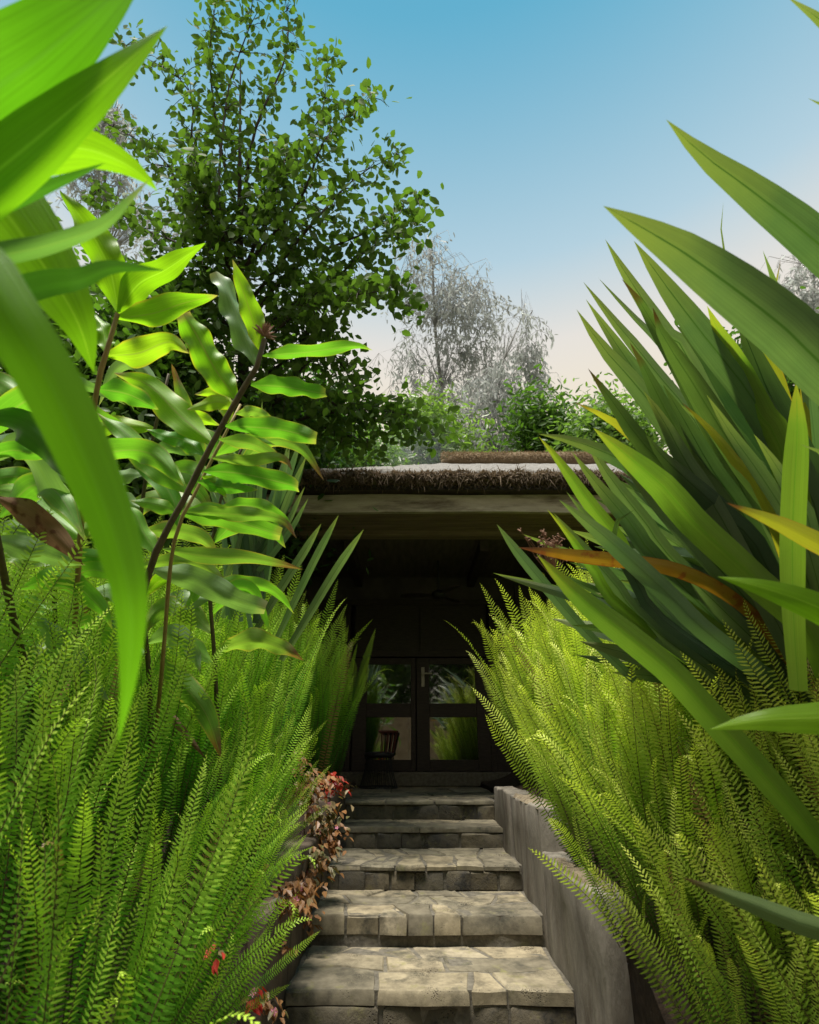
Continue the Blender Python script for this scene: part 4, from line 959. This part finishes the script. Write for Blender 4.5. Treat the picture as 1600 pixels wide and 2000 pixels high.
def branch_tree(name, label, base, trunk_px, limbs, leafmat, barkmat, size, nper, r0, spread_px, tw=10, droop=.5, aspect=.62, group=None):
    """trunk_px/limbs: pixel paths with D; twigs and leaves grow along the limbs"""
    t = thing(name, label, 'tree', base, group)
    mb = MB(); tr = [Vector(base)] + [P(*q) for q in trunk_px]
    k = len(tr); mb.tube(tr, [r0 * (1 - .95 * i / (k - 1)) for i in range(k)], 9)
    sub('trunk', mesh('trunk', mb.v, mb.f, M[barkmat], smooth=True), t)
    mbl = MB(); pos = []; szs = []
    for (pts, w_) in limbs:
        q = spline([(x + (rnd.gauss(0, 20) if 0 < e_ < len(pts) - 1 else 0), y + (rnd.gauss(0, 16) if 0 < e_ < len(pts) - 1 else 0), d + rnd.gauss(0, .15)) for e_, (x, y, d) in enumerate(pts)], 14); ww = [P(*a) for a in q]
        mbl.tube(ww, [max(.003, r0 * .22 * (1 - .93 * i / 13)) for i in range(14)], 5)
        for i in range(2, 14):
            fr = i / 13
            for _ in range(tw):
                D = q[i][2]; sp_ = spread_px * w_ * (1.05 - .72 * fr)
                e = P(q[i][0] + rnd.gauss(0, 1) * sp_, q[i][1] + rnd.gauss(0, 1) * sp_ * .85, D + rnd.gauss(0, .28) * min(1.5, D / 6))
                s_ = ww[i]; md = s_.lerp(e, .55) + Vector((0, 0, .04)); mbl.tube([s_, md, e], [.005 * D / 6, .004 * D / 6, .002 * D / 6], 3, cap=False)
                for _l in range(nper):
                    u = U(.35, 1.05); p = s_.lerp(md, u * 2) if u < .5 else md.lerp(e, u * 2 - 1)
                    j = size * .95; pos.append(p + Vector((rnd.gauss(0, j), rnd.gauss(0, j), rnd.gauss(0, j)))); szs.append(size)
    sub('limbs', mesh('limbs', mbl.v, mbl.f, M[barkmat]), t)
    sub('crown', leaves_np([tuple(p) for p in pos], np.array(szs), aspect, droop, M[leafmat], 'crown', rng), t)
    return t
T = 5.6
limbs = [
 ([(470, 620, T), (470, 400, 5.7), (470, 200, 5.9), (480, 40, 6.1), (490, -120, 6.3)], .75),
 ([(470, 450, T), (520, 250, 5.9), (545, 100, 6.0), (550, -60, 6.2)], .55),
 ([(465, 420, T), (420, 250, 5.8), (420, 90, 6.0), (430, -40, 6.1)], .5),
 ([(480, 560, T), (540, 380, 5.5), (600, 240, 5.6), (640, 120, 5.7)], .55), ([(480, 520, T), (570, 380, 5.3), (660, 270, 5.4), (725, 190, 5.5)], .5),
 ([(480, 600, T), (590, 440, 5.3), (690, 350, 5.3), (775, 302, 5.3)], .5), ([(480, 640, T), (600, 520, 5.2), (710, 440, 5.2), (812, 395, 5.2)], .55),
 ([(480, 660, T), (620, 560, 5.4), (730, 480, 5.3), (815, 440, 5.3)], .5), ([(480, 680, T), (600, 590, 5.5), (700, 545, 5.3), (800, 600, 5.2)], .5),
 ([(480, 700, T), (590, 600, 5.0), (690, 560, 5.0), (770, 560, 5.0)], .55),
 ([(465, 520, T), (400, 330, 5.8), (330, 190, 6), (245, 90, 6.2)], .6), ([(465, 560, T), (370, 400, 5.8), (270, 290, 6), (190, 230, 6.2)], .6),
 ([(465, 600, T), (370, 500, 5.6), (280, 430, 5.8), (190, 380, 6)], .7), ([(465, 660, T), (380, 590, 5.5), (300, 560, 5.6), (220, 540, 5.8)], .7),
 ([(480, 520, 5.4), (500, 400, 5.2), (560, 300, 5.0)], .6), ([(470, 480, 5.4), (430, 380, 5.2), (380, 300, 5.1)], .6),
 ([(480, 760, T), (560, 680, 5.4), (620, 640, 5.4), (650, 660, 5.4)], .55), ([(480, 800, T), (560, 740, 5.3), (640, 720, 5.2), (700, 760, 5.1)], .6),
 ([(480, 830, T), (600, 780, 5.2), (720, 790, 5.0), (850, 850, 4.9)], .45), ([(480, 850, T), (600, 810, 5.2), (700, 800, 5.0), (790, 810, 4.9)], .5),
 ([(480, 860, T), (560, 830, 5.3), (640, 840, 5.2), (720, 870, 5.1)], .5), ([(470, 760, T), (420, 700, 5.4), (370, 660, 5.4), (330, 640, 5.4)], .75),
 ([(470, 820, T), (420, 800, 5.5), (360, 790, 5.4), (290, 780, 5.4)], .7), ([(470, 860, T), (540, 860, 5.6), (600, 880, 5.6)], .5)]
tb = Vector((P(480, 1000, T).x, P(480, 1000, T).y, .8))
branch_tree('broadleaf_tree', 'tall airy tree with oval green leaves beside the pavilion roof', tb, [(485, 1000, T), (478, 800, T), (472, 600, T), (468, 400, 5.7), (470, 120, 6.0)], limbs, 'tree_leaf', 'bark', .088, 6, .10, 62, tw=6)

def blob_tree(name, label, base, trunk_px, blobs, leafmat, barkmat, size, aspect, droop, r0, cl=.35, group=None, tilt=None):
    """crown from clusters: blobs = (x, y, rx, ry, D, clusters, leaves per cluster)"""
    t = thing(name, label, 'tree', base, group)
    mb = MB(); tr = [Vector(base)] + [P(*q) for q in trunk_px]; k = len(tr)
    mb.tube(tr, [r0 * (1 - .8 * i / (k - 1)) for i in range(k)], 8); pos = []; tops = [P(*q) for q in trunk_px]
    for (x, y, rx, ry, D, nc, nl_) in blobs:
        for c in range(nc):
            for _ in range(20):
                u, v_ = U(-1, 1), U(-1, 1)
                if u * u + v_ * v_ <= 1: break
            ce = P(x + u * rx, y + v_ * ry, D + U(-1, 1) * rx / F * D * .8)
            near_ = min(tops, key=lambda q: (q - ce).length + max(0, q.z - ce.z) * 2)
            mb.tube([near_, near_.lerp(ce, .6) + Vector((0, 0, .05 * D)), ce], [r0 * .09, r0 * .06, r0 * .02], 4, cap=False)
            if droop > 1:
                for st_ in range(4):
                    ox, oy, ln = rnd.gauss(0, cl * .8), rnd.gauss(0, cl * .8), U(.5, 1.5) * cl * 2.4
                    mb.tube([ce, (ce.x + ox, ce.y + oy, ce.z - ln * .4), (ce.x + ox * 1.2, ce.y + oy * 1.2, ce.z - ln)], [.006, .005, .003], 3, cap=False)
                    for _l in range(nl_ // 4):
                        u = U(.1, 1); pos.append((ce.x + ox * min(1.1, u * 2) + rnd.gauss(0, .05), ce.y + oy * min(1.1, u * 2) + rnd.gauss(0, .05), ce.z - ln * u))
                continue
            for _l in range(nl_): pos.append((ce.x + rnd.gauss(0, cl), ce.y + rnd.gauss(0, cl), ce.z + rnd.gauss(0, cl * 1.25) - cl * .4))
    sub('trunk', mesh('trunk', mb.v, mb.f, M[barkmat], smooth=True), t)
    sub('crown', leaves_np(pos, size, aspect, droop, M[leafmat], 'crown', rng), t); return t
D = 15.
def gp(x, D_): p = P(x, 1000, D_); return Vector((p.x, p.y, -.05))
blob_tree('eucalyptus_tree', 'tall grey eucalyptus with drooping sparse leaves beyond the thatched roof', gp(865, 15), [(865, 900, 15), (862, 760, 15), (850, 640, 15), (845, 520, 15.2), (835, 460, 15.4)],
 [(820, 480, 45, 40, 15, 14, 26), (860, 560, 80, 60, 15, 42, 30), (905, 560, 45, 40, 15, 14, 30), (850, 660, 100, 30, 15, 16, 22), (940, 630, 50, 90, 15, 34, 34), (800, 690, 60, 20, 15, 9, 20), (900, 740, 70, 70, 15, 24, 26), (820, 780, 70, 60, 15, 24, 30)], 'euc_leaf', 'euc_bark', .17, .26, 1.6, .07, .33)
blob_tree('eucalyptus_tree', 'bushy grey weeping eucalyptus just behind the ridge of the thatched roof', gp(960, 13), [(960, 900, 13), (965, 800, 13), (985, 700, 13), (1020, 620, 13)],
 [(960, 800, 70, 80, 13, 60, 40), (1000, 730, 55, 55, 13, 22, 32), (1035, 620, 22, 35, 13, 6, 26), (1035, 690, 22, 50, 13, 14, 30), (940, 860, 90, 40, 13, 40, 40), (1050, 730, 14, 30, 13, 5, 22)], 'euc_leaf', 'euc_bark', .18, .22, 2.2, .06, .24)
blob_tree('eucalyptus_tree', 'far grey eucalyptus glimpsed past the close lime leaves', gp(200, 17), [(205, 900, 17), (205, 500, 17), (205, 260, 17)], [(205, 235, 45, 50, 17, 44, 30), (190, 330, 60, 60, 17, 40, 26), (300, 400, 90, 80, 17, 30, 22)], 'euc_leaf', 'euc_bark', .22, .24, 1.2, .14, .33)
blob_tree('eucalyptus_tree', 'grey-green eucalyptus peeping out behind the flax blades', gp(1600, 16), [(1600, 900, 16), (1590, 700, 16), (1590, 520, 16)], [(1580, 540, 50, 60, 16, 34, 30), (1600, 620, 60, 50, 16, 24, 30), (1520, 590, 40, 40, 16, 12, 24), (1590, 440, 20, 25, 16, 5, 20), (1500, 560, 40, 40, 16, 10, 20)], 'euc_leaf', 'euc_bark', .2, .25, 1.2, .14, .3)
def bush(label, x, D_, blobs, mat='bamboo_leaf', size=.15, asp=.25, dr=.3, cl=.28, name='shrub'):
    y0 = min(b[1] for b in blobs)
    t = blob_tree(name, label, gp(x, D_), [(x, 980, D_), (x, (y0 + 980) / 2, D_), (x, y0, D_)], blobs, mat, 'bark', size, asp, dr, .05, cl); t['category'] = 'shrub'; return t
bush('feathery pale green shrub behind the mossy roof edge', 660, 9.5, [(640, 890, 60, 40, 9.5, 70, 60), (720, 900, 40, 35, 9.5, 50, 56), (560, 880, 60, 50, 9.5, 50, 60)], size=.13)
bush('pale green shrub rising behind the roof beside the grey eucalyptus trunk', 850, 11, [(850, 840, 34, 50, 11, 40, 50), (810, 850, 40, 50, 11, 36, 50), (890, 870, 40, 30, 11, 24, 50)], size=.15)
bush('small green shrub showing between eucalyptus and flax tips', 1050, 11.5, [(1040, 830, 24, 50, 11.5, 40, 54), (1075, 845, 24, 40, 11.5, 40, 54), (1110, 860, 20, 24, 11.5, 14, 40)], 'shrub_leaf', .16, .3)
bush('round green shrub behind the tips of the flax blades', 1180, 10, [(1185, 840, 34, 26, 10, 40, 50), (1230, 850, 46, 34, 10, 44, 50), (1160, 860, 26, 18, 10, 16, 50)], 'bamboo_leaf', .14, .35)
bush('leafy green shrub glimpsed through gaps between flax blades', 1480, 6, [(1480, 760, 90, 90, 6, 60, 60), (1560, 880, 90, 120, 6, 60, 60)], 'tree_leaf', .09, .45, cl=.2)
bush('dark shrub massed behind the ginger leaves and slim flax', 480, 6.6, [(430, 880, 130, 80, 6.6, 150, 60), (560, 830, 80, 70, 6.6, 70, 60), (500, 980, 160, 60, 6.6, 120, 60)], 'shrub_leaf', .11, .45, cl=.22)
bush('dark shrub massed behind the upright tan ginger stalk', 240, 5.2, [(250, 720, 120, 110, 5.2, 150, 60), (200, 880, 150, 110, 5.2, 150, 60), (250, 1030, 180, 80, 5.2, 110, 50), (330, 620, 90, 60, 5.4, 50, 50)], 'shrub_leaf', .10, .45, cl=.2)
bush('dark shrub filling the corner behind the withered ginger leaf', 20, 4.4, [(20, 820, 150, 120, 4.4, 130, 60), (0, 1000, 160, 110, 4.4, 110, 60), (30, 620, 120, 110, 4.6, 90, 50)], 'shrub_leaf', .09, .45, cl=.18)
# trees behind the viewer, seen in the door glass
for (x, y, h, lab) in ((-3.6, -11.5, 11, 'broad tree mirrored in the door pane beside the chair'), (2.2, -12, 12, 'broad tree mirrored in the door pane beside the handle'), (8.2, -11.5, 11, 'broad tree behind the far end of the sandy wall'), (-9.8, -11.5, 11, 'broad tree behind the near end of the sandy wall')):
    t = thing('broadleaf_tree', lab, 'tree', (x, y, -.05)); mb = MB().tube([(x, y, -.05), (x + .1, y, h * .4), (x, y, h * .8)], [.2, .14, .04], 8)
    pos = []
    for c in range(420):
        a = Vector((rnd.gauss(0, 1), rnd.gauss(0, 1), rnd.gauss(0, 1))).normalized() * (U(.3, 1) ** .5)
        ce = Vector((x + a.x * h * .42, y + a.y * h * .3, max(1.2, h * .44 + a.z * h * .44))); mb.tube([(x, y, h * .4), ce], [.04, .01], 4, cap=False)
        for _ in range(46): pos.append((ce.x + rnd.gauss(0, .28), ce.y + rnd.gauss(0, .28), ce.z + rnd.gauss(0, .28)))
    sub('trunk', mesh('trunk', mb.v, mb.f, M['bark'], smooth=True), t); sub('crown', leaves_np(pos, .22, .5, .3, M['tree_leaf'], 'crown', rng), t)

# ------------------------------------------------------------------ thin wood smoke behind the roof
sm, st_, _, SLk = newmat('smoke')
so = node(st_, 'ShaderNodeOutputMaterial'); pv = node(st_, 'ShaderNodeVolumePrincipled'); pv.inputs['Color'].default_value = (.80, .86, .95, 1)
tc_ = node(st_, 'ShaderNodeTexCoord'); gr_ = node(st_, 'ShaderNodeTexGradient'); gr_.gradient_type = 'SPHERICAL'
mp_ = node(st_, 'ShaderNodeMapping'); SLk.new(tc_.outputs['Object'], mp_.inputs[0]); SLk.new(mp_.outputs[0], gr_.inputs[0])
nz_ = node(st_, 'ShaderNodeTexNoise', Scale=2.2, Detail=3.0); SLk.new(tc_.outputs['Object'], nz_.inputs['Vector'])
SLk.new(math_(st_, 'MULTIPLY', math_(st_, 'MULTIPLY', gr_.outputs['Fac'], ramp(st_, nz_.outputs[0], [(.38, 0), (.7, 1)]).outputs[0]), .55), pv.inputs['Density']); SLk.new(pv.outputs[0], so.inputs['Volume'])
mb = MB().lathe([(.001, -1)] + [(math.cos(R(a)), math.sin(R(a))) for a in range(-80, 81, 16)] + [(.001, 1)], (0, 0, 0), 20)
sk = link('smoke', mesh('smoke', mb.v, mb.f, sm, smooth=True)); sk.location = P(790, 880, 9.2); sk.scale = (1.0, .8, .75); sk['kind'] = 'stuff'
